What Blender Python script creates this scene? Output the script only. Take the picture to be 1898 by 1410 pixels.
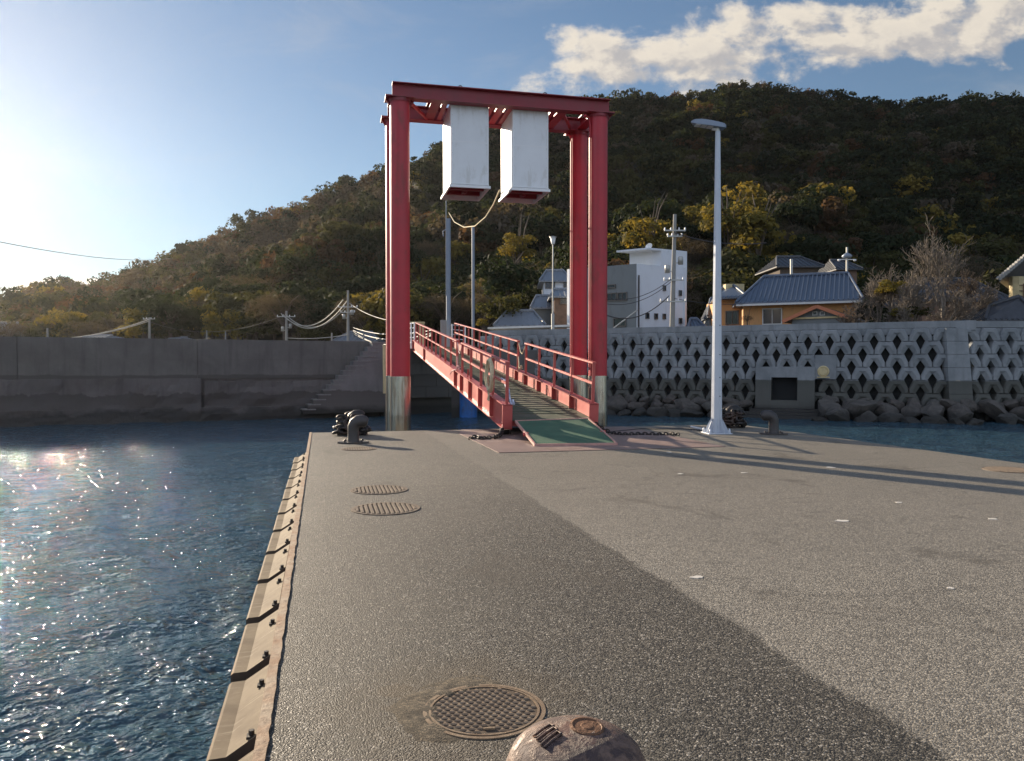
import bpy, bmesh, math, random
import numpy as np
from mathutils import Vector, Matrix, Euler, noise as mnoise
random.seed(7); RNG=np.random.default_rng(11)
R=math.radians; PI=math.pi
scene=bpy.context.scene
for o in list(bpy.data.objects): bpy.data.objects.remove(o)
COL=scene.collection
# ------------------------------------------------------------------ camera
EYE=1.6; FPX=1430.0; PITCH=R(1.0)
cam=bpy.data.cameras.new('camera'); co=bpy.data.objects.new('camera',cam); COL.objects.link(co)
co.location=(0,0,EYE); co.rotation_euler=(PI/2-PITCH,0,0)
cam.sensor_width=36; cam.lens=36*FPX/1898; cam.clip_start=0.05; cam.clip_end=6000
scene.camera=co
scene.render.resolution_x=1024; scene.render.resolution_y=761
# ------------------------------------------------------------------ light
SUN_AZ=R(40.8); SUN_EL=R(17.2)          # azimuth left of the view axis (+Y)
SUNV=Vector((-math.sin(SUN_AZ)*math.cos(SUN_EL), math.cos(SUN_AZ)*math.cos(SUN_EL), math.sin(SUN_EL)))
sl=bpy.data.lights.new('sun','SUN'); so=bpy.data.objects.new('sun',sl); COL.objects.link(so)
sl.energy=5.0; sl.angle=R(0.55); sl.color=(1.0,0.83,0.62)
so.rotation_euler=SUNV.to_track_quat('Z','Y').to_euler(); so.location=(-40,40,40)
EXPOSURE=1.02; SKY_STRENGTH=0.052
scene.view_settings.view_transform='Standard'; scene.view_settings.look='None'
scene.view_settings.exposure=EXPOSURE; scene.view_settings.gamma=1.0
scene.view_settings.use_curve_mapping=False
scene.cycles.max_bounces=8; scene.cycles.sample_clamp_indirect=6; scene.cycles.volume_bounces=1

class NT:                                # tiny node helper
    def __init__(s,tree): s.t=tree; s.n=tree.nodes; s.l=tree.links
    def new(s,ty,**kw):
        n=s.n.new(ty)
        for k,v in kw.items(): setattr(n,k,v)
        return n
    def put(s,sock,v):
        if v is None: return
        if hasattr(v,'is_output'): s.l.new(v,sock)
        elif isinstance(v,(tuple,list)) and len(v)==3 and sock.type=='RGBA': sock.default_value=(*v,1)
        else: sock.default_value=v
    def m(s,op,a,b=None,c=None,clamp=False):
        n=s.new('ShaderNodeMath',operation=op,use_clamp=clamp)
        for i,v in enumerate((a,b,c)): s.put(n.inputs[i],v)
        return n.outputs[0]
    def mix(s,f,a,b,bt='MIX'):
        n=s.new('ShaderNodeMix',data_type='RGBA',blend_type=bt)
        s.put(n.inputs[0],f); s.put(n.inputs[6],a); s.put(n.inputs[7],b); return n.outputs[2]
    def rng(s,v,a,b,c=0.,d=1.,smooth=False):
        n=s.new('ShaderNodeMapRange',clamp=True)
        if smooth: n.interpolation_type='SMOOTHSTEP'
        s.put(n.inputs[0],v)
        for i,x in enumerate((a,b,c,d)): s.put(n.inputs[1+i],x)
        return n.outputs[0]
    def noise(s,vec,sc,det=4,rough=.55,dist=0.,out=0):
        n=s.new('ShaderNodeTexNoise'); s.put(n.inputs['Vector'],vec)
        n.inputs['Scale'].default_value=sc; n.inputs['Detail'].default_value=det
        n.inputs['Roughness'].default_value=rough; n.inputs['Distortion'].default_value=dist
        return n.outputs[out]
    def mapping(s,vec,scale=(1,1,1),rot=(0,0,0),loc=(0,0,0)):
        n=s.new('ShaderNodeMapping'); s.put(n.inputs[0],vec)
        n.inputs['Scale'].default_value=scale; n.inputs['Rotation'].default_value=rot; n.inputs['Location'].default_value=loc
        return n.outputs[0]
    def comb(s,x,y,z):
        n=s.new('ShaderNodeCombineXYZ'); s.put(n.inputs[0],x); s.put(n.inputs[1],y); s.put(n.inputs[2],z); return n.outputs[0]
    def sep(s,v):
        n=s.new('ShaderNodeSeparateXYZ'); s.put(n.inputs[0],v); return n.outputs
    def bump(s,h,strength,dist,normal=None):
        n=s.new('ShaderNodeBump'); s.put(n.inputs['Height'],h)
        n.inputs['Strength'].default_value=strength; n.inputs['Distance'].default_value=dist
        if normal is not None: s.put(n.inputs['Normal'],normal)
        return n.outputs[0]
# ------------------------------------------------------------------ sky
world=bpy.data.worlds.new('World'); scene.world=world; world.use_nodes=True
w=NT(world.node_tree); w.n.clear()
sky=w.new('ShaderNodeTexSky',sky_type='NISHITA'); sky.sun_disc=False
sky.sun_elevation=SUN_EL; sky.sun_rotation=-SUN_AZ; sky.air_density=1.0; sky.dust_density=0.05; sky.ozone_density=2.2
gen=w.new('ShaderNodeTexCoord').outputs['Generated']
sx,sy,sz=w.sep(gen)
yy=w.m('MAXIMUM',sy,0.02); U=w.m('DIVIDE',sx,yy); V=w.m('DIVIDE',sz,yy)
uv=w.comb(U,V,0.0)
def cloud(uvv):
    a,b,_=w.sep(uvv)
    n=w.noise(w.mapping(uvv,scale=(1,1.5,1)),9,7,.58,.2)
    nf=w.noise(w.mapping(uvv,scale=(1,1.4,1)),30,5,.6)
    nn=w.m('ADD',w.m('MULTIPLY',n,.8),w.m('MULTIPLY',nf,.2))
    # main bank rising to the right
    c=w.m('ADD',w.m('MULTIPLY',a,.135),.372)
    d=w.m('DIVIDE',w.m('ABSOLUTE',w.m('SUBTRACT',b,c)),.062)
    e=w.m('SUBTRACT',1.0,w.m('POWER',d,1.6))
    e=w.m('MULTIPLY',e,w.rng(a,-.03,.10,0,1))
    e=w.m('SUBTRACT',e,w.rng(a,.0,-.05,0,1.5))
    e=w.m('SUBTRACT',e,w.rng(sy,.15,.0,0,3))
    D=w.m('ADD',w.m('MULTIPLY',e,.95),w.m('MULTIPLY',w.m('SUBTRACT',nn,.565),4.6))
    # small far cloud over the left ridge
    d2=w.m('DIVIDE',w.m('ABSOLUTE',w.m('SUBTRACT',b,.098)),.022)
    d3=w.m('DIVIDE',w.m('ABSOLUTE',w.m('SUBTRACT',a,-.585)),.085)
    e2=w.m('SUBTRACT',1.0,w.m('ADD',w.m('POWER',d2,2.0),w.m('POWER',d3,2.0)))
    D2=w.m('ADD',w.m('MULTIPLY',e2,1.1),w.m('MULTIPLY',w.m('SUBTRACT',nf,.52),2.0))
    return D,D2
D,D2=cloud(uv)
Ds,_=cloud(w.mapping(uv,loc=(-.022,.012,0)))
cov=w.rng(D,-.05,.62,0,1,True); cov2=w.m('MULTIPLY',w.rng(D2,.1,.6,0,1,True),.75)
lit=w.rng(w.m('SUBTRACT',D,Ds),-.35,.35,0,1,True)
lit=w.m('ADD',w.m('MULTIPLY',lit,.7),w.rng(D,1.1,.1,0,.3))
CL=1.0
ccol=w.mix(lit,(4.2*CL,4.1*CL,4.2*CL),(9.0*CL,8.0*CL,6.6*CL))
ci=w.noise(w.mapping(uv,scale=(1.0,2.6,1),rot=(0,0,.25)),3.2,6,.62,.6)
veil=w.m('MULTIPLY',w.rng(ci,.5,.8,0,1,True),.22)
base=w.mix(veil,sky.outputs[0],(6.0,5.8,5.6))
c1=w.mix(w.m('MULTIPLY',cov,.93),base,ccol); c1=w.mix(cov2,c1,(15,13,10.5))
bn_=w.noise(w.mapping(gen,scale=(1,1,2.2)),2.6,6,.6,.3)          # unseen bright cloud added behind the camera to fill shaded faces
bc=w.m('MULTIPLY',w.rng(bn_,.44,.56,0,1,True),w.rng(sy,.1,-.15,0,1,True)); bc=w.m('MULTIPLY',bc,w.rng(sz,.02,.12,0,1))
c1=w.mix(bc,c1,(9.5,10.5,13.0))
bg=w.new('ShaderNodeBackground'); w.l.new(c1,bg.inputs[0]); bg.inputs[1].default_value=SKY_STRENGTH
out=w.new('ShaderNodeOutputWorld'); w.l.new(bg.outputs[0],out.inputs[0])
# ------------------------------------------------------------------ geometry helpers
cp,sp=math.cos(PITCH),math.sin(PITCH)
def ray(px,py):
    a=(px-949)/FPX; b=-(py-705)/FPX
    return Vector((a, cp+b*sp, -sp+b*cp))
def W(px,py,Y):                        # point seen at a photo pixel at depth Y
    d=ray(px,py); return Vector((0,0,EYE))+d*(Y/d.y)
def G(px,py,z=0.0):                    # point seen at a pixel on a level plane
    d=ray(px,py); return Vector((0,0,EYE))+d*((z-EYE)/d.z)
def WP(px,py,P0,P1):                   # point seen at a pixel on the vertical plane through P0,P1
    d=ray(px,py); n=Vector((-(P1[1]-P0[1]),P1[0]-P0[0],0)); o=Vector((0,0,EYE))
    return o+d*((Vector((P0[0],P0[1],0))-o).dot(n)/d.dot(n))
TH=R(13.9); ct,st=math.cos(TH),math.sin(TH)
def P(u,v,z=0.0): return Vector((u*ct-v*st, u*st+v*ct, z))       # pontoon frame
def PI_(p): return (p.x*ct+p.y*st, -p.x*st+p.y*ct)

class MB:
    def __init__(s): s.v=[]; s.f=[]; s.mi=[]; s.sm=[]
    def add(s,vs,fs,mi=0,smooth=False):
        b=len(s.v); s.v+= [tuple(v) for v in vs]
        for f in fs: s.f.append([b+i for i in f]); s.mi.append(mi); s.sm.append(smooth)
    def box(s,c,size,M=None,mi=0,bev=0.0):
        x,y,z=[q/2 for q in size]; c=Vector(c)
        if bev>0:
            bm=bmesh.new(); bmesh.ops.create_cube(bm,size=1,matrix=Matrix.Diagonal((*size,1)))
            bmesh.ops.bevel(bm,geom=list(bm.edges),offset=bev,segments=2,affect='EDGES',profile=.5)
            vs=[(M@v.co if M else v.co)+c for v in bm.verts]; bm.verts.index_update()
            s.add(vs,[[v.index for v in f.verts] for f in bm.faces],mi); bm.free(); return
        vs=[Vector((a*x,b*y,d*z)) for a in(-1,1) for b in(-1,1) for d in(-1,1)]
        vs=[(M@v if M else v)+c for v in vs]
        s.add(vs,[(0,1,3,2),(4,6,7,5),(0,4,5,1),(2,3,7,6),(0,2,6,4),(1,5,7,3)],mi)
    def bar(s,p0,p1,w,h,up=(0,0,1),mi=0):
        p0=Vector(p0);p1=Vector(p1); d=(p1-p0).normalized(); up=Vector(up)
        r=d.cross(up); 
        if r.length<1e-4: r=d.cross(Vector((0,1,0)))
        r.normalize(); u=r.cross(d)
        vs=[p+r*a*w/2+u*b*h/2 for p in(p0,p1) for a,b in((-1,-1),(1,-1),(1,1),(-1,1))]
        s.add(vs,[(3,2,1,0),(4,5,6,7),(0,1,5,4),(1,2,6,5),(2,3,7,6),(3,0,4,7)],mi)
    def tube(s,pts,rad,n=8,mi=0,closed=False,cap=True,smooth=True):
        pts=[Vector(p) for p in pts]; N=len(pts)
        if not hasattr(rad,'__len__'): rad=[rad]*N
        rings=[]; pr=None
        for i,p in enumerate(pts):
            if closed: t=(pts[(i+1)%N]-pts[i-1])
            else: t=pts[min(i+1,N-1)]-pts[max(i-1,0)]
            t.normalize()
            if pr is None:
                a=Vector((0,0,1)) if abs(t.z)<.9 else Vector((1,0,0)); r=t.cross(a).normalized()
            else:
                r=pr-t*pr.dot(t)
                r=r.normalized() if r.length>1e-5 else t.orthogonal().normalized()
            pr=r; q=t.cross(r)
            rings.append([p+(r*math.cos(2*PI*k/n)+q*math.sin(2*PI*k/n))*rad[i] for k in range(n)])
        vs=[v for r_ in rings for v in r_]; fs=[]
        for i in range(N if closed else N-1):
            for k in range(n):
                a=i*n+k;b=i*n+(k+1)%n;c=((i+1)%N)*n+(k+1)%n;d=((i+1)%N)*n+k; fs.append((a,b,c,d))
        s.add(vs,fs,mi,smooth)
        if cap and not closed:
            s.add(rings[0],[list(range(n))[::-1]],mi); s.add(rings[-1],[list(range(n))],mi)
    def lathe(s,c,prof,n=24,mi=0,axis=None,smooth=True):       # prof: (r,z)
        c=Vector(c); M=axis or Matrix.Identity(3)
        vs=[c+M@Vector((r*math.cos(2*PI*k/n),r*math.sin(2*PI*k/n),z)) for r,z in prof for k in range(n)]
        fs=[(i*n+k,i*n+(k+1)%n,(i+1)*n+(k+1)%n,(i+1)*n+k) for i in range(len(prof)-1) for k in range(n)]
        s.add(vs,fs,mi,smooth)
    def prism(s,poly,h0,h1,mi=0,fn=None):                      # poly (x,y) extruded z h0..h1
        n=len(poly); fn=fn or (lambda x,y,z:Vector((x,y,z)))
        vs=[fn(x,y,h0) for x,y in poly]+[fn(x,y,h1) for x,y in poly]
        s.add(vs,[list(range(n))[::-1],list(range(n,2*n))]+[(i,(i+1)%n,n+(i+1)%n,n+i) for i in range(n)],mi)
    def build(s,name,mats,parent=None,fixn=True):
        me=bpy.data.meshes.new(name); me.from_pydata(s.v,[],s.f)
        for m_ in (mats if isinstance(mats,(list,tuple)) else [mats]): me.materials.append(m_)
        me.polygons.foreach_set('material_index',s.mi); me.polygons.foreach_set('use_smooth',s.sm)
        if fixn:
            bm=bmesh.new(); bm.from_mesh(me); bmesh.ops.recalc_face_normals(bm,faces=bm.faces); bm.to_mesh(me); bm.free()
        me.update()
        o=bpy.data.objects.new(name,me); COL.objects.link(o)
        if parent: o.parent=parent
        return o
def tag(o,label=None,cat=None,group=None,kind=None):
    if label: o['label']=label
    if cat: o['category']=cat
    if group: o['group']=group
    if kind: o['kind']=kind
    return o
def thing(name,label,cat,loc=(0,0,0),rot=(0,0,0),group=None):
    o=bpy.data.objects.new(name,None); COL.objects.link(o); o.empty_display_size=.2
    o.location=loc; o.rotation_euler=rot; return tag(o,label,cat,group)
def kids(o): return [c for c in bpy.data.objects if c.parent==o]
def bulk(name,V,nq,mat,parent=None,attr=None,corner=4,smooth=False):
    me=bpy.data.meshes.new(name); me.vertices.add(len(V)); me.vertices.foreach_set('co',V.astype(np.float32).ravel())
    me.loops.add(nq*corner); me.loops.foreach_set('vertex_index',np.arange(nq*corner,dtype=np.int32))
    me.polygons.add(nq); me.polygons.foreach_set('loop_start',np.arange(0,nq*corner,corner,dtype=np.int32))
    me.polygons.foreach_set('loop_total',np.full(nq,corner,dtype=np.int32))
    if attr is not None:
        a=me.attributes.new('tint','FLOAT_COLOR','FACE'); a.data.foreach_set('color',attr.astype(np.float32).ravel())
    me.update(calc_edges=True); me.materials.append(mat)
    o=bpy.data.objects.new(name,me); COL.objects.link(o)
    if parent: o.parent=parent
    return o
# ------------------------------------------------------------------ materials
def material(name):
    m=bpy.data.materials.new(name); m.use_nodes=True; t=NT(m.node_tree); t.n.clear()
    o=t.new('ShaderNodeOutputMaterial'); b=t.new('ShaderNodeBsdfPrincipled'); t.l.new(b.outputs[0],o.inputs[0])
    return m,t,b,o
def simple(name,col,rough=.6,metal=0.,var=.15,scale=3.,bump=0.,bscale=30.,dirt=None,dirtamt=.5,coat=0.,dscale=2.,obj=True):
    m,t,b,o=material(name)
    v=t.new('ShaderNodeTexCoord').outputs['Object']
    n=t.noise(v,scale,5,.6)
    c0=tuple(x*(1-var) for x in col); c1=tuple(min(1,x*(1+var)) for x in col)
    c=t.mix(t.rng(n,.3,.7),c0,c1)
    if dirt:
        d=t.noise(t.mapping(v,scale=(1,1,.35)),dscale,7,.65,.3)
        c=t.mix(t.m('MULTIPLY',t.rng(d,.52,.68,0,1,True),dirtamt),c,dirt)
    t.put(b.inputs['Base Color'],c); b.inputs['Metallic'].default_value=metal
    t.put(b.inputs['Roughness'],t.rng(n,.3,.7,max(.02,rough-.08),min(1,rough+.08)))
    if coat: b.inputs['Coat Weight'].default_value=coat
    if bump: t.put(b.inputs['Normal'],t.bump(t.noise(v,bscale,4,.6),bump,.01))
    return m
M={}
M['red']=simple('red_paint',(.42,.022,.035),.42,0,.16,1.2,.25,8,dirt=(.17,.035,.025),dirtamt=.65,dscale=2.2)
M['beamred']=simple('dark_red_paint',(.24,.016,.026),.45,0,.15,1.5,.15,8,dirt=(.12,.03,.02),dirtamt=.5)
M['pink']=simple('faded_red_paint',(.48,.075,.066),.40,0,.10,1.5,.2,10,dirt=(.34,.09,.05),dirtamt=.55,dscale=2.5)
M['rubdark']=simple('dark_iron',(.030,.026,.025),.5,.3,.3,6,.4,25,dirt=(.12,.06,.035),dirtamt=.5)
M['iron']=simple('bollard_iron',(.062,.056,.055),.5,.35,.2,5,.4,25,dirt=(.14,.08,.05),dirtamt=.5)
M['white']=simple('white_panel',(.74,.76,.78),.35,0,.06,1.2,.12,3,dirt=(.50,.49,.45),dirtamt=.45,dscale=3.5)
M['whitesteel']=simple('white_steel',(.75,.76,.77),.4,.1,.05,2)
M['pole']=simple('white_pole_paint',(.52,.56,.63),.4,.15,.06,2,dirt=(.45,.45,.45),dirtamt=.25)
M['greysteel']=simple('grey_steel',(.22,.26,.32),.5,.3,.1,2)
M['galv']=simple('galvanised',(.42,.42,.40),.5,.5,.15,4)
M['conc']=simple('pole_concrete',(.27,.265,.25),.8,0,.1,3,.2,20)
M['wire']=simple('wire',(.36,.35,.31),.6,.0,.1,1)
M['blackwire']=simple('black_wire',(.03,.03,.035),.5,0,.1,1)
_b=[n for n in M['pink'].node_tree.nodes if n.type=='BSDF_PRINCIPLED'][0]; _b.inputs['Coat Weight'].default_value=.42; _b.inputs['Coat Roughness'].default_value=.42; _b.inputs['Coat IOR'].default_value=1.7
M['rope']=simple('rope',(.62,.54,.36),.85,0,.2,30,.6,120)
M['bluepaint']=simple('blue_paint',(.02,.13,.42),.45,0,.25,3,.3,9,dirt=(.05,.06,.07),dirtamt=.6)
M['yellow']=simple('weathered_yellow',(.55,.45,.25),.7,0,.2,3,.2,20)
M['wood']=simple('old_wood',(.16,.10,.07),.8,0,.3,4,.3,20)
M['glass']=simple('window_glass',(.02,.03,.04),.08,0,.2,1)
M['curtain']=simple('curtain',(.45,.45,.45),.8,0,.1,5)
M['frame']=simple('window_frame',(.12,.11,.10),.5,.3,.1,3)
M['lframe']=simple('light_window_frame',(.6,.6,.58),.5,.1,.1,3)
M['orange']=simple('ochre_plaster',(.62,.32,.13),.8,0,.08,1.5,.2,30,dirt=(.4,.25,.13),dirtamt=.4)
M['gplaster']=simple('grey_plaster',(.17,.19,.20),.8,0,.06,1.0,.2,30,dirt=(.12,.13,.13),dirtamt=.5)
M['wplaster']=simple('white_plaster',(.62,.66,.72),.7,0,.04,1.0,.1,30,dirt=(.45,.47,.5),dirtamt=.35)
M['tile']=simple('blue_grey_tile',(.085,.11,.155),.38,0,.25,5,.2,15)
M['gtile']=simple('grey_tile',(.17,.19,.22),.45,0,.25,5,.2,15)
M['dtile']=simple('dark_tile',(.05,.055,.065),.5,0,.25,5,.2,15)
M['barge']=simple('orange_trim',(.45,.16,.08),.7,0,.15,5)
M['canopy']=simple('canopy_white',(.7,.7,.68),.5,0,.08,2)
M['bark']=simple('bark',(.09,.07,.055),.9,0,.25,6,.5,20)
M['palebark']=simple('pale_bark',(.17,.14,.11),.85,0,.25,6,.4,20)
M['plate']=simple('landing_plate',(.23,.16,.14),.55,.1,.16,1.6,.3,40,dirt=(.14,.085,.06),dirtamt=.6,dscale=1.3)

# asphalt-topped pontoon
m,t,b,o=material('asphalt'); M['asphalt']=m
v=t.new('ShaderNodeTexCoord').outputs['Object']
x_,y_,z_=t.sep(v)
uu=t.m('ADD',x_,t.m('MULTIPLY',t.m('SUBTRACT',t.noise(v,.8,4,.6),.5),.35))
seam=t.rng(uu,2.45,2.52,0,1,True)
vor=t.new('ShaderNodeTexVoronoi'); t.put(vor.inputs['Vector'],v); vor.inputs['Scale'].default_value=115
vor2=t.new('ShaderNodeTexVoronoi'); t.put(vor2.inputs['Vector'],v); vor2.inputs['Scale'].default_value=210
grain=t.sep(vor.outputs['Color'])[0]
big=t.noise(v,.55,6,.6,.4); mid=t.noise(v,3.2,6,.65)
dark=t.mix(big,(.036,.033,.028),(.080,.071,.056)); light=t.mix(big,(.150,.136,.113),(.235,.214,.178))
light=t.mix(t.rng(mid,.35,.7),light,(.20,.181,.15))
c=t.mix(seam,dark,light)
far=t.rng(y_,5.0,13.0,0,.72,True)                       # older pale surfacing towards the ramp
c=t.mix(far,c,t.mix(big,(.125,.112,.090),(.205,.182,.145)))
gk=t.m('ADD',t.m('MULTIPLY',t.m('POWER',grain,2.6),t.rng(seam,0,1,2.1,1.5)),t.rng(seam,0,1,.40,.56))
bgk=t.rng(t.sep(vor.outputs['Color'])[1],.90,.98,0,1)
cc=t.mix(1.0,c,t.comb(gk,gk,gk),'MULTIPLY')
cc=t.mix(t.m('MULTIPLY',bgk,t.rng(seam,0,1,.75,.3)),cc,(.46,.42,.36))
stain=t.rng(t.noise(t.mapping(v,scale=(1,.6,1)),.9,7,.62,.8),.56,.68,0,1,True)
cc=t.mix(t.m('MULTIPLY',stain,.5),cc,(.060,.050,.038)); st2=t.rng(t.noise(t.mapping(v,scale=(.5,1.6,1)),1.7,6,.7,1.2),.57,.66,0,1,True); cc=t.mix(t.m('MULTIPLY',st2,.3),cc,(.045,.040,.034))
cl=None
for (cu,cv,rr) in ((0.05+.55,3.62,.75),(.62,3.62,.42),(.36,3.80,.10),(.30,3.62,.07)):
    dx=t.m('SUBTRACT',x_,cu); dy=t.m('SUBTRACT',y_,cv)
    dd=t.m('SQRT',t.m('ADD',t.m('MULTIPLY',dx,dx),t.m('MULTIPLY',dy,dy)))
    k=t.m('MULTIPLY',t.rng(t.m('ADD',dd,t.m('MULTIPLY',t.m('SUBTRACT',mid,.5),.7 if rr>.2 else .25)),rr,rr*.55,0,1,True),.38 if rr>.2 else .8)
    cc=t.mix(k,cc,(.075,.055,.032))
t.put(b.inputs['Base Color'],cc); t.put(b.inputs['Roughness'],t.rng(grain,0,1,.42,.85)); b.inputs['Specular IOR Level'].default_value=.45
h=t.m('ADD',t.m('MULTIPLY',vor.outputs['Distance'],-1.3),t.m('MULTIPLY',vor2.outputs['Distance'],-.5)); h=t.m('ADD',h,t.m('MULTIPLY',grain,.9))
h=t.m('ADD',h,t.m('MULTIPLY',t.noise(v,14,3,.5),.5)); h=t.m('ADD',h,t.m('MULTIPLY',t.noise(v,1.3,3,.5),3.0))
t.put(b.inputs['Normal'],t.bump(h,.5,.006))
# rusty rendered edging and fender plates
m,t,b,o=material('rust_edge'); M['edge']=m
v=t.new('ShaderNodeTexCoord').outputs['Object']; n=t.noise(v,5,6,.65); n2=t.noise(v,22,5,.6)
c=t.mix(t.rng(n,.38,.62),(.27,.155,.085),(.34,.26,.18)); c=t.mix(t.rng(n2,.55,.7,0,.8),c,(.12,.07,.045))
t.put(b.inputs['Base Color'],c); b.inputs['Roughness'].default_value=.75; t.put(b.inputs['Normal'],t.bump(n2,.6,.01))
m,t,b,o=material('fender_rubber'); M['fender']=m
v=t.new('ShaderNodeTexCoord').outputs['Object']; n=t.noise(v,3,6,.65,.4); n2=t.noise(t.mapping(v,scale=(2,14,2),rot=(0,0,.6)),3,5,.6)
c=t.mix(t.rng(n,.35,.65),(.115,.085,.056),(.19,.15,.10)); c=t.mix(t.rng(n2,.58,.72,0,.55),c,(.34,.29,.21)); c=t.mix(t.rng(t.noise(v,1.3,6,.7,.8),.55,.66,0,.55),c,(.06,.048,.036)); c=t.mix(t.rng(n,.60,.75,0,.5),c,(.10,.07,.05))
t.put(b.inputs['Base Color'],c); b.inputs['Roughness'].default_value=.8; b.inputs['Specular IOR Level'].default_value=.15; t.put(b.inputs['Normal'],t.bump(n,.25,.02))
# cast-iron lids
m,t,b,o=material('cast_iron_lid'); M['lid']=m
v=t.new('ShaderNodeTexCoord').outputs['Object']; n=t.noise(v,9,6,.65)
t.put(b.inputs['Base Color'],t.mix(t.rng(n,.35,.65),(.22,.155,.10),(.36,.27,.18))); b.inputs['Roughness'].default_value=.5; b.inputs['Metallic'].default_value=.35
t.put(b.inputs['Normal'],t.bump(t.noise(v,60,4,.6),.4,.004))
M['grate']=simple('grate_iron',(.15,.112,.08),.65,.1,.3,9,.4,60)
M['lid_end_dark']=simple('lid_recess_end_shade',(.06,.042,.03),.85,0,.3,20)
m,t,b,o=material('grit'); M['soil']=m
v=t.new('ShaderNodeTexCoord').outputs['Object']; vo=t.new('ShaderNodeTexVoronoi'); t.put(vo.inputs['Vector'],v); vo.inputs['Scale'].default_value=125
gg=t.sep(vo.outputs['Color'])[0]; k=t.m('ADD',t.m('MULTIPLY',t.m('POWER',gg,2.6),1.9),.45); n=t.noise(v,6,4,.6)
t.put(b.inputs['Base Color'],t.mix(1.0,t.mix(t.rng(n,.3,.7),(.052,.040,.026),(.10,.078,.05)),t.comb(k,k,k),'MULTIPLY')); b.inputs['Roughness'].default_value=.9
t.put(b.inputs['Normal'],t.bump(vo.outputs['Distance'],-.4 if False else .4,.006))
# stainless column sleeves, greenish with tide marks
m,t,b,o=material('column_sleeve'); M['sleeve']=m
v=t.new('ShaderNodeTexCoord').outputs['Object']; n=t.noise(t.mapping(v,scale=(3,3,.5)),3,6,.6); zz=t.sep(v)[2]
c=t.mix(t.rng(n,.3,.7),(.34,.345,.32),(.50,.49,.45)); c=t.mix(t.m('MULTIPLY',t.rng(n,.5,.62),.6),c,(.16,.10,.06))
c=t.mix(t.rng(t.m('ADD',zz,t.m('MULTIPLY',n,.2)),.42,.38,0,.45),c,(.10,.09,.07))
t.put(b.inputs['Base Color'],c); b.inputs['Metallic'].default_value=.85; b.inputs['Roughness'].default_value=.27
# green non-slip walkway
m,t,b,o=material('green_matting'); M['green']=m
v=t.new('ShaderNodeTexCoord').outputs['Object']; n=t.noise(v,1.6,5,.6,.5)
c=t.mix(t.rng(n,.35,.7),(.035,.10,.06),(.07,.155,.09)); c=t.mix(t.rng(t.noise(v,7,5,.7),.55,.75,0,.5),c,(.10,.12,.09))
t.put(b.inputs['Base Color'],c); b.inputs['Roughness'].default_value=.8; t.put(b.inputs['Normal'],t.bump(t.noise(v,220,2,.5),.5,.003))
m,t,b,o=material('worn_green_deck'); M['greendeck']=m
v=t.new('ShaderNodeTexCoord').outputs['Object']; n=t.noise(v,1.1,6,.65,.5)
c=t.mix(t.rng(n,.35,.65),(.05,.075,.042),(.125,.12,.085))
t.put(b.inputs['Base Color'],c); b.inputs['Roughness'].default_value=.75; t.put(b.inputs['Normal'],t.bump(t.noise(v,150,2,.5),.4,.003))
# sea-wall concretes
def concrete(name,c0,c1,wet,zw,zb,streak=True,bstr=.5):
    m,t,b,o=material(name)
    v=t.new('ShaderNodeTexCoord').outputs['Object']; g=t.new('ShaderNodeNewGeometry').outputs['Position']; z=t.sep(g)[2]
    n=t.noise(v,.7,7,.62,.3); n2=t.noise(v,6,6,.65); s=t.noise(t.mapping(v,scale=(2.2,2.2,.25)),1.2,6,.6)
    c=t.mix(t.rng(n,.35,.65),c0,c1); c=t.mix(t.rng(s,.52,.7,0,.45),c,tuple(q*.55 for q in c0)); c=t.mix(t.rng(n2,.5,.7,0,.3),c,tuple(q*.7 for q in c1))
    zn=t.m('ADD',z,t.m('MULTIPLY',t.m('SUBTRACT',t.noise(v,.8,6,.65,.4),.5),zb))
    c=t.mix(t.rng(zn,zw,zw-.06,0,.9),c,wet)
    c=t.mix(t.rng(zn,-.35,-.6,0,.9),c,(.012,.012,.010))
    t.put(b.inputs['Base Color'],c); t.put(b.inputs['Roughness'],t.rng(zn,zw,zw-.5,.85,.6))
    t.put(b.inputs['Normal'],t.bump(t.m('ADD',n2,t.m('MULTIPLY',t.noise(v,40,4,.6),.5)),bstr,.03))
    return m
M['blockc']=concrete('block_concrete',(.175,.19,.20),(.275,.29,.30),(.060,.060,.048),.96,.10)
M['wallc']=concrete('old_wall_concrete',(.105,.099,.093),(.150,.141,.132),(.070,.065,.058),1.25,.25)
M['wallc2']=concrete('old_wall_lower',(.095,.085,.082),(.13,.118,.112),(.06,.052,.048),.35,1.1,bstr=.9)
M['stairc']=concrete('stair_concrete',(.15,.145,.145),(.22,.21,.21),(.09,.08,.075),.4,.8)
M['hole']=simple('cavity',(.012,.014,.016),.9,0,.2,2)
M['backfill']=simple('backfill',(.03,.032,.033),.95,0,.4,5)
m,t,b,o=material('rock'); M['rock']=m
v=t.new('ShaderNodeTexCoord').outputs['Object']; n=t.noise(v,2.0,7,.65,.5); g=t.new('ShaderNodeNewGeometry').outputs['Position']; z=t.sep(g)[2]
rnd=t.new('ShaderNodeObjectInfo').outputs['Random']
c=t.mix(t.rng(n,.35,.65),(.06,.057,.052),(.12,.11,.098)); c=t.mix(t.rng(rnd,0,1,0,.5),c,(.07,.052,.042))
c=t.mix(t.rng(t.m('ADD',z,t.m('MULTIPLY',n,.4)),-.2,-.5,0,.85),c,(.02,.02,.017))
t.put(b.inputs['Base Color'],c); b.inputs['Roughness'].default_value=.8; t.put(b.inputs['Normal'],t.bump(t.noise(v,7,6,.7),.8,.06))
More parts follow.
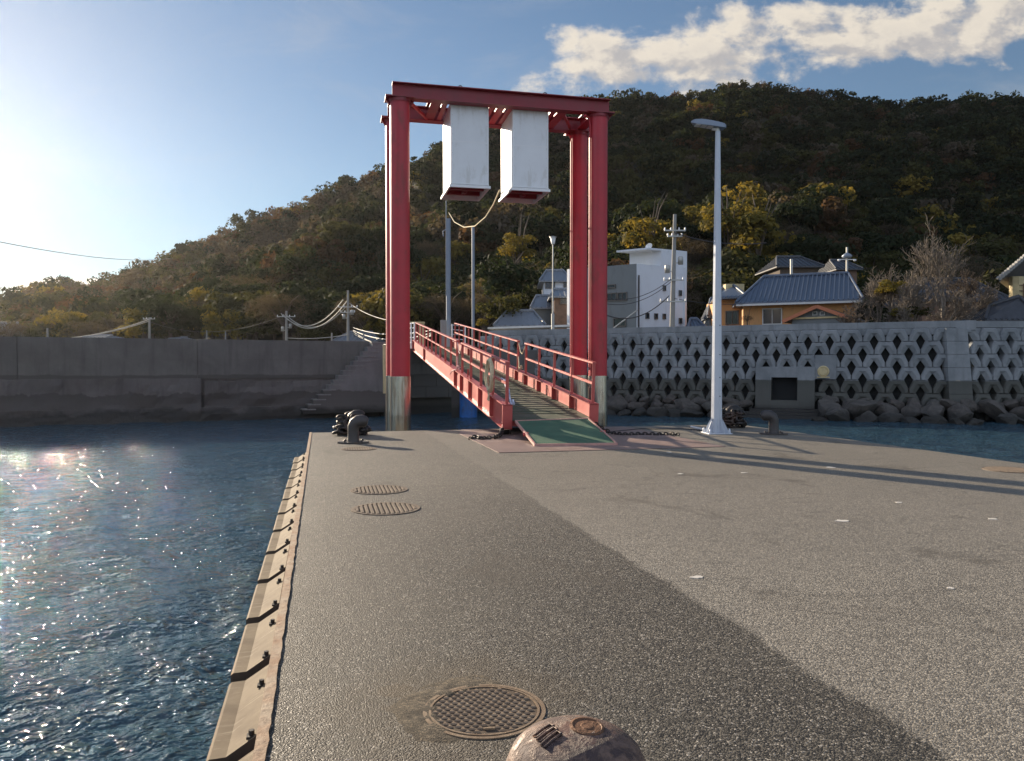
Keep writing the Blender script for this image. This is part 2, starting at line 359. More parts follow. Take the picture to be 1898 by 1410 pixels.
# sea water
m,t,b,o=material('sea_water'); M['water']=m
v=t.new('ShaderNodeTexCoord').outputs['Object']
b.inputs['Base Color'].default_value=(.026,.062,.088,1); b.inputs['Roughness'].default_value=.02; b.inputs['IOR'].default_value=1.33
h=t.m('ADD',t.noise(t.mapping(v,scale=(1,1.25,1),rot=(0,0,.5)),4.2,3,.6,.3),t.m('MULTIPLY',t.noise(v,8,2,.5,.3),.5))
t.put(b.inputs['Normal'],t.bump(h,1.0,.13))
# terrain + foliage
M['ground']=simple('village_ground',(.16,.15,.13),.95,0,.3,.4)
M['soilhill']=simple('hill_soil',(.030,.030,.018),.98,0,.4,.1)
def foliage(name,attr=True,cols=None):
    m,t,b,o=material(name)
    if attr:
        a=t.new('ShaderNodeAttribute'); a.attribute_name='tint'; c=a.outputs['Color']
    else:
        rn=t.new('ShaderNodeObjectInfo').outputs['Random']; v=t.new('ShaderNodeTexCoord').outputs['Object']
        c=t.mix(rn,cols[0],cols[1]); c=t.mix(t.rng(t.noise(v,1.6,3,.6),.4,.62),c,cols[2])
    t.put(b.inputs['Base Color'],c); b.inputs['Roughness'].default_value=.8; b.inputs['Specular IOR Level'].default_value=.1
    tr=t.new('ShaderNodeBsdfTranslucent'); t.put(tr.inputs[0],t.mix(1.0,c,(1.45,1.3,.75),'MULTIPLY'))
    mx=t.new('ShaderNodeMixShader'); mx.inputs[0].default_value=.36
    t.l.new(b.outputs[0],mx.inputs[1]); t.l.new(tr.outputs[0],mx.inputs[2]); t.l.new(mx.outputs[0],o.inputs[0])
    return m
M['forest']=foliage('forest_leaves')
KIND={ # name: colours, label
 'dark':((.018,.028,.015),(.032,.042,.02),(.024,.034,.018)),
 'olive':((.052,.056,.021),(.075,.073,.028),(.042,.045,.02)),
 'gold':((.17,.135,.032),(.23,.175,.04),(.085,.08,.025)),
 'russet':((.085,.050,.030),(.11,.062,.034),(.065,.048,.030)),
 'grey':((.085,.070,.054),(.11,.09,.068),(.06,.05,.038)),
}
for k,c in KIND.items(): M['f_'+k]=foliage('leaves_'+k,False,c)
# ------------------------------------------------------------------ sea
def wavefield(X,Y):
    Z=np.zeros_like(X); rg=np.random.default_rng(3)
    for i in range(46):
        lam=.45*(7.5**rg.random()); a=R(-50)+rg.normal()*.75; k=2*PI/lam
        amp=.0125*lam**.85*rg.uniform(.5,1.2)*.25
        ph=rg.random()*2*PI; ar=k*(X*math.cos(a)+Y*math.sin(a))+ph
        Z+=amp*(np.sin(ar)+.25*np.sin(2*ar+.6))
    return Z
def grid_mesh(name,x0,x1,y0,y1,st_,mat,fz):
    xs=np.arange(x0,x1+1e-6,st_); ys=np.arange(y0,y1+1e-6,st_); X,Y=np.meshgrid(xs,ys); Z=fz(X,Y)
    nx,ny=len(xs),len(ys); me=bpy.data.meshes.new(name)
    me.vertices.add(nx*ny); me.vertices.foreach_set('co',np.stack([X,Y,Z],-1).astype(np.float32).ravel())
    i=np.arange((ny-1)*(nx-1)); r=i//(nx-1); c_=i%(nx-1); a=r*nx+c_
    L=np.stack([a,a+1,a+nx+1,a+nx],-1).astype(np.int32)
    me.loops.add(L.size); me.loops.foreach_set('vertex_index',L.ravel())
    me.polygons.add(len(L)); me.polygons.foreach_set('loop_start',np.arange(0,L.size,4,dtype=np.int32)); me.polygons.foreach_set('loop_total',np.full(len(L),4,dtype=np.int32))
    me.polygons.foreach_set('use_smooth',np.ones(len(L),dtype=bool)); me.update(calc_edges=True); me.materials.append(mat)
    ob=bpy.data.objects.new(name,me); COL.objects.link(ob); return ob
WZ=-1.0
def fz(X,Y):
    e=np.minimum.reduce([X+34,34-X,Y+3,50-Y]); k=np.clip(e/2,0,1)
    return WZ+wavefield(X,Y)*k-(1-k)*.1
tag(grid_mesh('sea',-34,34,-3,50,.085,M['water'],fz),kind='structure')
mb=MB(); z=WZ-.11
for (x0,x1,y0,y1) in ((-900,-33.9,-900,60),(33.9,900,-900,60),(-33.9,33.9,-900,-2.9)): mb.add([(x0,y0,z),(x1,y0,z),(x1,y1,z),(x0,y1,z)],[(0,1,2,3)])
tag(mb.build('sea_beyond',M['water']),kind='structure')
# ------------------------------------------------------------------ pontoon
U0,U1,V0,V1=-.24,11.3,-14.0,19.4
pon=bpy.data.objects.new('x',None); bpy.data.objects.remove(pon)
mb=MB(); mb.prism([(U0,V0),(U1,V0),(U1,V1),(U0,V1)],-1.7,0.0)
pontoon=mb.build('pontoon',M['asphalt']); pontoon.rotation_euler=(0,0,TH); tag(pontoon,kind='structure')
mb=MB(); rr=random.Random(2)
N=420; inner=[];outer=[]
for i in range(N+1):
    v=V0+(V1-V0)*i/N; inner.append((U0+.014+rr.uniform(-.004,.006),v)); outer.append((U0-.037,v))
for i in range(N):
    a,b_,c_,d=outer[i],outer[i+1],inner[i+1],inner[i]
    mb.prism([a,b_,c_,d],-.16,.012)
e=mb.build('edge_strip',M['edge'],pontoon)
# landing plate of steel
mb=MB(); mb.prism([(3.2,13.95),(7.86,13.95),(7.86,19.32),(3.45,19.32),(3.2,18.2)],.002,.012)
o=mb.build('landing_plate',M['plate']); o.rotation_euler=(0,0,TH); tag(o,'flat rusty pink steel plate lying under the foot of the gangway','plate')
# pale splashes on the deck
mb=MB(); rr=random.Random(5)
for px,py,r0 in ((1292,1070,.05),(1560,965,.07),(1378,876,.06),(1665,931,.05),(1840,962,.05),(1260,878,.05),(1762,1090,.03),(1240,838,.06),(1540,866,.08)):
    g=G(px,py); u,v=PI_(g); pts=[(u+r0*math.cos(a)*rr.uniform(.5,1.3),v+r0*.8*math.sin(a)*rr.uniform(.4,1.2)) for a in [k*PI/5 for k in range(10)]]
    mb.prism(pts,-.002,.004)
mb.build('splash_mark',simple('pale_splash',(.55,.52,.47),.8,0,.1,20),pontoon)

# fenders down the left edge
def fender_mesh():
    mb=MB(); L=.855
    prof=[(-.002,-.03),(-.135,-.115),(-.205,-.118),(-.22,-.13),(-.22,-.62),(-.15,-.66),(0,-.66)]
    # in the fender frame: x outward negative, y along quay
    n=len(prof); vs=[(x,0,z) for x,z in prof]+[(x,L,z) for x,z in prof]
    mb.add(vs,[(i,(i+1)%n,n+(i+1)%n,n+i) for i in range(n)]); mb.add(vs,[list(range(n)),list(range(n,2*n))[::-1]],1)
    return mb
def bolt_mesh(y):
    mb=MB(); c=Vector((-.03,y,-.035)); mb.box(c+Vector((0,0,-.012)),(.042,.042,.012)); mb.lathe(c,[(0,.016),(.013,.016),(.013,-.006),(0,-.006)],8,smooth=False)
    return mb
fproto=thing('edge_fender','tan rubber fender on the left edge of the pontoon, the {} one counted from the camera','fender',group='rubber fenders bolted along the left edge of the pontoon')
body=fender_mesh().build('body',[M['fender'],M['lid_end_dark']],fproto)  # second material darkens the end faces: shade in the gaps painted as colour
bl=[bolt_mesh(y).build('bolt',M['rubdark'],fproto) for y in (.03,.60)]
ordn=['nearest','second','third','fourth','fifth','sixth','seventh','eighth','ninth','tenth','eleventh','twelfth','farthest']
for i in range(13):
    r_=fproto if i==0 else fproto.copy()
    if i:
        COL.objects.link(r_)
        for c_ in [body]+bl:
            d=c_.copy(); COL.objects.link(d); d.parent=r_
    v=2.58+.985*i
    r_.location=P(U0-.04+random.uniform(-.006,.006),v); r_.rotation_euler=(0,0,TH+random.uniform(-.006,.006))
    r_['label']=f'tan rubber fender on the left pontoon edge, {ordn[i]} one from the camera'

# manholes
def ring(mb,r0,r1,z0,z1,n=48):
    mb.lathe((0,0,0),[(r0,z0),(r0,z1),(r1,z1),(r1,z0)],n,smooth=False)
def grate(px,py,rad,label,ang=0.0):
    g=G(px,py); r_=thing('drain_cover',label,'drain cover',g,(0,0,TH+ang),group='round slotted covers let into the pontoon')
    mb=MB(); ring(mb,rad*.93,rad*1.04,-.01,.010); mb.build('rim',M['grate'],r_)
    mb=MB(); mb.lathe((0,0,0),[(0,.003),(rad*.93,.003)],40); mb.build('pit',M['lid_end_dark'],r_)
    mb=MB(); n=13
    for i in range(n):
        x=-rad*.86+2*rad*.86*i/(n-1); h=math.sqrt(max(0,(rad*.925)**2-x*x)); mb.box((x,0,.009),(rad*.075,2*h,.012))
    mb.build('grille',M['grate'],r_)
grate(715,943,.37,'slotted round cover, the nearer of the close pair in mid deck')
grate(703,908,.355,'slotted round cover, the farther of the close pair in mid deck')
grate(665,832,.33,'slotted round cover just in front of the left bollard')
grate(1872,871,.36,'slotted round cover crossed by long shadows at the right edge of the deck')
g=G(898,1316); r_=thing('manhole_cover','worn cast iron manhole cover with raised triangle tread, half buried in grit in the foreground','manhole cover',g,(0,0,R(8)))
rad=.262
mb=MB(); ring(mb,rad*1.02,rad*1.09,-.01,.005); mb.build('rim',M['lid'],r_)
mb=MB(); mb.lathe((0,0,0),[(0,.003),(rad*1.02,.003)],48); mb.build('base_plate',simple('lid_plate',(.085,.06,.04),.7,.2,.3,20),r_)
mb=MB(); ring(mb,rad*.945,rad*.985,.0,.007)
s_=.038
for i in range(-9,10):
    for j in range(-9,10):
        cx=(i+.5*(j%2))*s_; cy=j*s_*.80
        if math.hypot(cx,cy)<rad*.9 and not(abs(cx-.0)<.035 and abs(cy+.20)<.018):
            mb.add([(cx-.017,cy-.012,.003),(cx+.017,cy-.012,.003),(cx,cy+.015,.003),(cx-.011,cy-.008,.010),(cx+.011,cy-.008,.010),(cx,cy+.009,.010)],[(3,4,5),(0,1,4,3),(1,2,5,4),(2,0,3,5)])
mb.box((0,-.20,.008),(.05,.012,.008)); mb.build('tread',M['lid'],r_)
# grit drifted over the left of the cover
mb=MB(); na_,nr_=90,14; vs=[]
for i in range(na_+1):
    a=R(62)+R(205)*i/na_; ea=min(1,min(i,na_-i)/14)
    for j in range(nr_+1):
        q=j/nr_; r0_=rad*(.97-.16*ea+.05*mnoise.noise(Vector((a*3,0,2)))); r1_=rad*(1.12+.62*ea+.12*mnoise.noise(Vector((a*1.5,5,1))))
        d=r0_+(r1_-r0_)*q; hh=.014*ea*math.sin(PI*min(1,q**.6))**.5*(1-.5*q)*(.8+.6*mnoise.noise(Vector((a*4,q*5,7)))) - .004
        x,y=d*math.cos(a),d*math.sin(a); vs.append((x,y,hh))
mb.add(vs,[(i*(nr_+1)+j,(i+1)*(nr_+1)+j,(i+1)*(nr_+1)+j+1,i*(nr_+1)+j+1) for i in range(na_) for j in range(nr_)],0,True)
o=mb.build('grit',M['soil']); o.location=g; tag(o,kind='stuff')
o['label']='loose brown grit drifted round the manhole cover'

# bollards ---------------------------------------------------
def bollard_mesh(hook=1):
    mb=MB(); pts=[(0,0,-.0),(0,0,.08),(0,0,.22),(0.0,0,.30),(.03,0,.365),(.085,0,.40),(.16,0,.405),(.22,0,.395),(.262,0,.385)]
    rad=[.125,.105,.102,.105,.112,.115,.112,.10,.06]
    mb.tube(pts,rad,20); return mb
def bollard(name,label,loc,rz,sc=1.0,mat='iron',group='iron mooring bollards on the pontoon'):
    r_=thing(name,label,'bollard',loc,(0,0,rz),group); r_.scale=(sc,)*3
    b0=bollard_mesh(); o=b0.build('post',M[mat],r_)
    mb=MB(); mb.prism([(.30*math.cos(a)*1.0,.2*math.sin(a)) for a in [2*PI*k/8+PI/8 for k in range(8)]],0.0,.03)
    mb.build('base_plate',M[mat],r_)
    for k in range(4):
        a=PI/4+k*PI/2; mb=MB(); mb.lathe((.22*math.cos(a),.14*math.sin(a),.03),[(.022,0),(.022,.022),(.012,.035),(0,.035)],8,smooth=False); mb.build('bolt',M[mat],r_)
    return r_
bollard('bollard','smooth grey iron hook bollard near the left far corner of the pontoon',G(655,821),R(6),1.15)
bollard('bollard','grey green iron bollard with pale nose pointing left, right of the lamp pole',G(1434,805),R(172),1.12)
# bollards buried in heaps of anchor chain
def link(mb,c,d,up,L=.14,Wd=.085,rt=.02,n=6,seg=12):
    c=Vector(c); d=Vector(d).normalized(); up=Vector(up); s_=d.cross(up).normalized()
    pts=[]
    for k in range(seg):
        a=2*PI*k/seg; x=math.cos(a)*L/2*(1 if abs(math.cos(a))<.98 else 1); y=math.sin(a)*Wd/2
        pts.append(c+d*x+s_*y)
    mb.tube(pts,rt,n,closed=True)
def chain(name,pts,label,L=.13,rt=.017,mat='rubdark',group=None,Wd=.08):
    pts=[Vector(p) for p in pts]; mb=MB(); acc=0; i=0; step=L*.72
    # resample
    out_=[pts[0]]; 
    for a,b_ in zip(pts,pts[1:]):
        d=(b_-a).length; t_=step-acc
        while t_<=d: out_.append(a.lerp(b_,t_/d)); t_+=step
        acc=(d-(t_-step))
    for k in range(len(out_)-1):
        d=out_[k+1]-out_[k]
        if d.length<1e-5: continue
        up=Vector((0,0,1)) if k%2 else d.cross(Vector((0,0,1))).normalized()+Vector((0,0,.35))
        link(mb,out_[k],d,up,L,Wd,rt)
    o=mb.build(name,M[mat]); return tag(o,label,'chain',group)
def chain_heap(loc,label,seed,sx=1.0):
    rr=random.Random(seed); pts=[]
    r_=bollard('bollard',label[0],loc,R(10),1.15,'rubdark')
    c=Vector(loc); 
    for k in range(74):
        a=k*.48; lv=k/74
        rad=(.26-.10*lv+.05*math.sin(k*1.7)); pts.append(c+Vector((sx*rad*1.25*math.cos(a),rad*math.sin(a),.06+.40*lv+.03*math.sin(k*2.3))))
    chain('chain_heap',pts,label[1],.24,.034,group='heavy chain coils',Wd=.15)
chain_heap(G(651,806),('dark iron bollard wrapped in chain behind the left smooth bollard','black heavy chain wound round the far left bollard'),1)
chain_heap(G(1350,792),('dark iron bollard hidden in chain behind the lamp pole','black heavy chain heaped behind the foot of the lamp pole'),2,1.15)
# foreground bollard head
bp=G(1078,1410,.40); bp=Vector((.205,2.44,0))
r_=thing('bollard','rusty pinkish domed bollard head with slotted plate, cut off by the bottom of the photo','bollard',bp,(0,0,R(20)),group='iron mooring bollards on the pontoon')
m,t,b,o=material('worn_rust_paint'); M['rustpink']=m
v=t.new('ShaderNodeTexCoord').outputs['Object']; n=t.noise(v,9,8,.7,.5); n2=t.noise(v,38,5,.65)
c=t.mix(t.rng(n2,.35,.65),(.115,.07,.056),(.19,.12,.09)); c=t.mix(t.rng(n,.47,.56,0,.85,True),c,(.055,.035,.036)); c=t.mix(t.rng(n2,.60,.70,0,.7),c,(.12,.055,.03))
t.put(b.inputs['Base Color'],c); t.put(b.inputs['Roughness'],t.rng(n,.4,.6,.42,.75)); t.put(b.inputs['Normal'],t.bump(t.m('ADD',t.rng(n,.46,.56,1,0),n2),.7,.006))
mb=MB(); mb.lathe((0,0,0),[(.16,0),(.13,.06),(.125,.22),(.20,.26),(.222,.30),(.225,.335),(.205,.38),(.17,.412),(.12,.437),(.06,.449),(0,.452)],40); mb.build('head',M['rustpink'],r_)
M['rustcap']=simple('rust_cap',(.17,.085,.045),.7,.2,.3,20,.6,60)
ax=Vector((.06,-.08,1)).normalized().to_track_quat('Z','Y').to_matrix()
def ondome(dx,dy):
    r0=math.hypot(dx,dy); 
    prof=[(0,.452),(.06,.449),(.12,.437),(.17,.412),(.205,.38),(.225,.335)]
    for (a,za),(b_,zb) in zip(prof,prof[1:]):
        if a<=r0<=b_: return Vector((dx,dy,za+(zb-za)*(r0-a)/(b_-a)))
    return Vector((dx,dy,.33))
c=ondome(.035,-.005); mb=MB(); mb.lathe(c,[(.055,-.01),(.055,.003),(.048,.005),(.046,.002),(.022,.002),(.018,.004),(0,.004)],28,axis=ax,smooth=False); mb.build('plug',M['rustcap'],r_)
mb=MB(); Rz=Matrix.Rotation(R(-22),3,'Z')
for k in range(3):
    for s__ in (-1,1):
        a_=ondome(-.095-.012*k+.0+s__*.009,.045-.034*k+s__*.008); 
    p0=Vector((-.135,.030-.030*k,0)); p1=Vector((-.068,.055-.030*k,0))
    q0=ondome(p0.x,p0.y)+Vector((0,0,.004)); q1=ondome(p1.x,p1.y)+Vector((0,0,.004))
    q0b=ondome(p0.x+.006,p0.y-.019)+Vector((0,0,.004)); q1b=ondome(p1.x+.006,p1.y-.019)+Vector((0,0,.004))
    mb.tube([q0,q0.lerp(q1,.5)+Vector((0,0,.003)),q1,q1b,q1b.lerp(q0b,.5)+Vector((0,0,.003)),q0b],.0042,6,closed=True)
mb.build('slot_plate',M['rustpink'],r_)
# ------------------------------------------------------------------ portal gate
gp=W(742,700,20.85); GA=R(13.0)
gate=thing('lifting_gate','tall red steel portal frame on four round columns straddling the gangway','gate frame',(gp.x,gp.y,0),(0,0,GA))
GW=5.62; GD=1.78; CR=.265; ZC=8.80
for (x,y) in ((0,0),(GW,0),(0,GD),(GW,GD)):
    mb=MB(); mb.tube([(x,y,1.35),(x,y,ZC-.03)],CR,36); c_=mb.build('column',M['red'],gate)
    mb=MB(); mb.tube([(x,y,-2.2),(x,y,1.35)],CR+.012,36); 
    mb.box((x+.06,y-CR-.012,.2),(.03,.012,2.2)); mb.build('sleeve',M['sleeve'],c_)
    mb=MB(); mb.box((x,y,ZC-.015),(.78,.62,.03)); mb.lathe((x,y,0),[(CR+.03,ZC-.12),(CR+.03,ZC-.03)],24)
    for s__ in(-1,1): mb.prism([(0,0),(.12,0),(0,-.2)],-.012,.012,fn=lambda a,b_,d,s__=s__,x=x,y=y:Vector((x+s__*(CR+a),y+d,ZC-.03+b_)))
    mb.build('cap_plate',M['beamred'],c_)
def ibeam(mb,p0,p1,z0,z1,w,tf=.022,tw=.016,stiff=()):
    p0=Vector((*p0,0));p1=Vector((*p1,0)); d=(p1-p0).normalized(); n=Vector((-d.y,d.x,0))
    for z in (z0+tf/2,z1-tf/2): mb.bar(p0+Vector((0,0,z)),p1+Vector((0,0,z)),w,tf)
    mb.bar(p0+Vector((0,0,(z0+z1)/2)),p1+Vector((0,0,(z0+z1)/2)),tw,z1-z0-2*tf-.001)
    for s_ in stiff:
        c=p0+d*s_; mb.bar(c+Vector((0,0,z0+tf+.001)),c+Vector((0,0,z1-tf-.001)),.012,w-.01,up=d)
for y in (0,GD):
    mb=MB(); ibeam(mb,(-.2,y),(GW+.32,y),ZC+.002,ZC+.41,.30,stiff=(.2,1.05,1.25,2.1,3.0,3.9,4.55,4.75,5.75)); mb.build('main_beam',M['beamred'],gate)
for x,w_ in ((.0,.28),(1.0,.26),(1.27,.12),(2.58,.14),(2.84,.2),(3.1,.14),(4.35,.12),(4.62,.26),(GW,.28)):
    mb=MB(); ibeam(mb,(x,.152),(x,GD-.152),ZC+.03,ZC+.33,w_); mb.build('cross_beam',M['beamred'] if x in(0,1.0) else M['red'],gate)
for x in (.62,5.0):
    mb=MB(); mb.bar((x-.4,.15,ZC+.05),(x+.3,GD-.15,ZC+.05),.07,.07); mb.build('brace',M['red'],gate)
for x in (1.65,4.05):
    mb=MB(); mb.tube([(x+.06*math.cos(a),0,ZC+.41+.07*math.sin(a)+.01) for a in [PI*k/10 for k in range(11)]],.013,8); mb.build('lifting_eye',M['rubdark'],gate)
for y in (0,GD):
    mb=MB(); x=GW-CR-.05
    mb.tube([(x+.03,y-.12,1.6),(x+.03,y-.12,ZC-.35),(x,y-.14,ZC-.16),(x-.1,y-.15,ZC-.12)],.022,8); mb.tube([(x-.1,y-.15,ZC-.12),(x-.16,y-.15,ZC-.13)],.04,10)
    mb.build('conduit',M['red'],gate)
# counterweight boxes
def cweight(x0,wd,label):
    r_=thing('counterweight_box',label,'counterweight',gate.matrix_basis@Vector((0,0,0)),(0,0,GA),group='white counterweight boxes under the portal')
    r_.location=Matrix.Rotation(GA,3,'Z')@Vector((x0,.16,6.62))+Vector((gp.x,gp.y,0)); H=2.30; D_=1.62
    mb=MB(); t_=.012
    mb.box((wd/2,0,H/2),(wd,t_,H)); mb.box((wd/2,D_,H/2),(wd,t_,H)); mb.box((t_/2,D_/2,H/2),(t_,D_-t_,H)); mb.box((wd-t_/2,D_/2,H/2),(t_,D_-t_,H)); mb.box((wd/2,D_/2,H-.006),(wd-.03,D_-.02,t_))
    mb.build('panel_casing',M['white'],r_)
    mb=MB()
    for k in range(9):
        z=.1+k*.26
        for y in (.10,D_/2,D_-.1): mb.lathe((-.001,y,z),[(.009,0),(0,.004)],6,axis=Matrix.Rotation(-PI/2,3,'Y'))
        for x in (.03,wd-.03): mb.lathe((x,-.007,z),[(.008,0),(0,.004)],6,axis=Matrix.Rotation(PI/2,3,'X'))
    mb.build('rivets',M['galv'],r_)
    mb=MB()
    for x in (.0,wd): mb.box((x,-.004,H/2),(.035,.012,H))
    mb.box((wd/2,-.0075,H*.52),(wd-.04,.003,.035)); mb.box((-.0015,D_/2,H*.52),(.003,D_-.02,.035)); mb.build('panel_seams',M['whitesteel'],r_)
    mb=MB()
    mb.box((wd/2,-.035,-.035),(wd+.13,.055,.07)); mb.box((wd/2,D_+.035,-.02),(wd+.13,.055,.07)); mb.box((-.035,D_/2,-.02),(.055,D_+.01,.07)); mb.box((wd+.035,D_/2,-.02),(.055,D_+.01,.07))
    mb.box((wd/2,-.02,.035),(wd+.05,.03,.02)); mb.build('bottom_rail',M['whitesteel'],r_)
    mb=MB()
    mb.box((wd/2,D_/2,.10),(wd-.04,D_-.04,.02)); mb.box((wd/2,.5,.03),(wd-.06,.10,.10)); mb.box((wd/2,1.15,.03),(wd-.06,.10,.10)); mb.box((wd/2,.82,.04),(.12,.5,.1)); mb.tube([(wd/2,.8,-.04),(wd/2,.8,.1)],.05,10)
    mb.build('underframe',M['beamred'],r_)
    return r_
cweight(1.42,1.03,'left of two tall white counterweight boxes hanging from the red portal')
cb=cweight(3.17,1.0,'right of two tall white counterweight boxes hanging from the red portal, rope at its side')
# ------------------------------------------------------------------ gangway
SL=math.atan(2.36/24.8); GG=R(12.2)
GO=Vector((-.11,17.95,.15)); gang=thing('gangway','pink red steel gangway with railings sloping from the harbour wall down to the pontoon','gangway',GO,(SL,0,GG))
GWd=2.10; GL=24.9; HG=.58
def girder(x,inward):
    mb=MB(); fw=.22
    mb.box((x,GL/2,HG-.012),(fw,GL,.024)); mb.box((x,GL/2,.012),(fw,GL,.024)); mb.box((x,GL/2+.02,HG/2),(.016,GL-.04,HG-.05))
    mb.box((x,.008,HG/2),(fw+.01,.016,HG+.006)); mb.box((x,GL-.008,HG/2),(fw,.016,HG))
    ys=[1.75*k for k in range(1,5)]+[8.4,18.9]
    for y in ys: mb.box((x,y,HG/2),(fw-.012,.014,HG-.052))
    return mb
girder(0,1).build('girder',M['pink'],gang); girder(GWd,-1).build('girder',M['pink'],gang)
def railing(x):
    root=None; RH=.95
    for (ys) in ([.12+1.76*k for k in range(5)],[8.35+1.555*k for k in range(11)]):
        mb=MB(); y0,y1=ys[0]-.05,ys[-1]+.05
        mb.box((x,(y0+y1)/2,HG+RH+.02),(.10,y1-y0,.04)); rl=mb.build('handrail',M['pink'],gang)
        for a,b_ in zip(ys,ys[1:]):
            mb=MB(); mb.box((x,(a+b_)/2,HG+RH*.5),(.05,b_-a-.066,.055)); mb.build('mid_rail',M['pink'],rl)
        for y in ys:
            mb=MB(); mb.box((x+.03,y,HG+RH/2),(.010,.062,RH)); mb.box((x-.005,y-.032,HG+RH/2),(.075,.009,RH)); mb.build('railing_post',M['pink'],rl)
railing(0.0); railing(GWd)
mb=MB(); mb.box((GWd/2,GL/2,.20),(GWd-.02,GL-.1,.03)); dk=mb.build('walkway',M['greendeck'],gang)
mb=MB()
for k in range(60): mb.box((GWd/2,.9+k*.4,.222),(GWd-.3,.035,.014))
mb.build('shadow_bars',M['greendeck'],dk)  # thin raised bars stand in for shadow lines across the walkway
mb=MB()
for k in range(12): mb.box((GWd/2,.3+k*2.15,.10),(GWd-.03,.10,.16))
mb.build('cross_members',M['pink'],gang)
# end flap
fa=[G(992,825,.03),G(1143,823,.03)]; fb=[W(956,781,17.75),W(1090,776.5,18.25)]
r_=thing('ramp_flap','hinged green metal flap with pink edges bridging gangway foot and pontoon','ramp',(0,0,0))
mb=MB(); A,B,C_,D_=fa[0],fa[1],fb[1],fb[0]; up=Vector((0,0,.012))
mb.add([A+up,B+up,C_+up,D_+up,A-up,B-up,C_-up,D_-up],[(0,1,2,3),(7,6,5,4),(0,4,5,1),(1,5,6,2),(2,6,7,3),(3,7,4,0)]); mb.build('plate',M['green'],r_)
mb=MB()
for a,b_ in ((A,B),(B,C_),(C_,D_),(D_,A)): mb.bar(a+(a-b_).normalized()*.02,b_+(b_-a).normalized()*.0,.035,.06)
mb.build('edge_frame',simple('pale_edge_paint',(.50,.27,.23),.5,0,.2,8),r_)
for s__ in (A.lerp(D_,.45),B.lerp(C_,.45)):
    mb=MB(); mb.tube([s__+Vector((-.06,0,-.02)),s__+Vector((.06,0,.0))],.04,10); mb.build('lug',M['pink'],r_)
# rollers under the gangway foot
for x,lab in ((0,'black roller bogie under the left foot of the gangway'),(GWd,'black roller bogie under the right foot of the gangway')):
    Mx=Matrix.Rotation(GG,3,'Z'); c=GO+Mx@Vector((x,.22,0)); c.z=0
    r_=thing('roller',lab,'roller',c,(0,0,GG),group='rollers under the gangway')
    mb=MB(); mb.box((-.1,0,.09),(.02,.30,.13)); mb.box((.1,0,.09),(.02,.30,.13)); mb.build('bracket',M['rubdark'],r_)
    mb=MB(); mb.tube([(-.085,0,.068),(.085,0,.068)],.055,16); mb.build('wheel',M['rubdark'],r_)
mb=MB(); Mx=Matrix.Rotation(GG,3,'Z'); a=GO+Mx@Vector((.15,.5,0)); b_=GO+Mx@Vector((GWd-.15,.5,0)); a.z=b_.z=.10
mb.bar(a,b_,.14,.09); mb.build('end_crossbar',M['rubdark'],None); o=bpy.data.objects['end_crossbar']; o.parent=gang; o.matrix_parent_inverse=gang.matrix_basis.inverted()
# chains
g0=G(872,813,.03)
pts=[G(872,813,.02),G(882,809,.05),G(893,813,.03),G(905,811,.03),G(917,810,.05),G(928,806,.06),W(931,797,17.9),W(934,786,17.95)]
chain('mooring_chain',pts,'black chain on the deck running to the left foot of the gangway',.12,.017,group='chains at the gangway foot')
pts=[W(1106,786,18.2),G(1122,797,.1),G(1136,803,.03),G(1160,805,.03),G(1190,804,.03),G(1220,805,.03),G(1245,804,.03),G(1266,806,.03)]
chain('mooring_chain',pts,'black chain stretched over the deck right of the green flap',.12,.017,group='chains at the gangway foot')
mb=MB(); mb.tube([G(1110,797,.1),G(1130,800,.02),G(1160,797,.02),G(1190,794,.02),G(1215,795,.02),G(1262,794,.02),G(1300,797,.02)],.012,6); tag(mb.build('mooring_rope',M['blackwire']),'thin dark rope lying behind the right hand chain','rope')
mb=MB(); mb.tube([G(1281,791,.05),G(1295,794,.05),G(1322,799,.05)],.03,8); tag(mb.build('steel_bar',M['whitesteel']),'short pale steel bar lying against the lamp pole foot','bar')
# rope coil on the rail
def gl(x,y,z): return gang.matrix_basis@Vector((x,y,z))
gang.rotation_mode='XYZ'; bpy.context.view_layer.update()
mb=MB(); rr=random.Random(4)
for k in range(7):
    a0=rr.uniform(-.05,.05); pts=[]
    for q in range(28):
        a=2*PI*q/28; pts.append(gl(-.11-.012*(k%3)+.02*math.sin(a*2+k), 1.75+(.33+.012*k)*math.cos(a)+a0*.3, HG+.50+(.37+.010*k)*math.sin(a)))
    mb.tube(pts,.024,6,closed=True)
for k in range(5):
    y=1.68+.05*k; mb.tube([gl(-.11,y,HG+.20),gl(-.13,y+.02,HG+.05),gl(-.12,y-.03,HG-.10+.02*k),gl(-.15,y-.05,HG-.14)],.008,5)
mb.tube([gl(-.02,1.70,HG+.97),gl(-.14,1.75,HG+.90),gl(-.16,1.77,HG+.5),gl(-.05,1.78,HG+.45)],.010,5)
tag(mb.build('rope_coil',M['rope']),'oval coil of pale yellow rope hung on the left gangway railing','rope')
M['redrope']=simple('pink_white_rope',(.55,.35,.35),.8,0,.5,60)
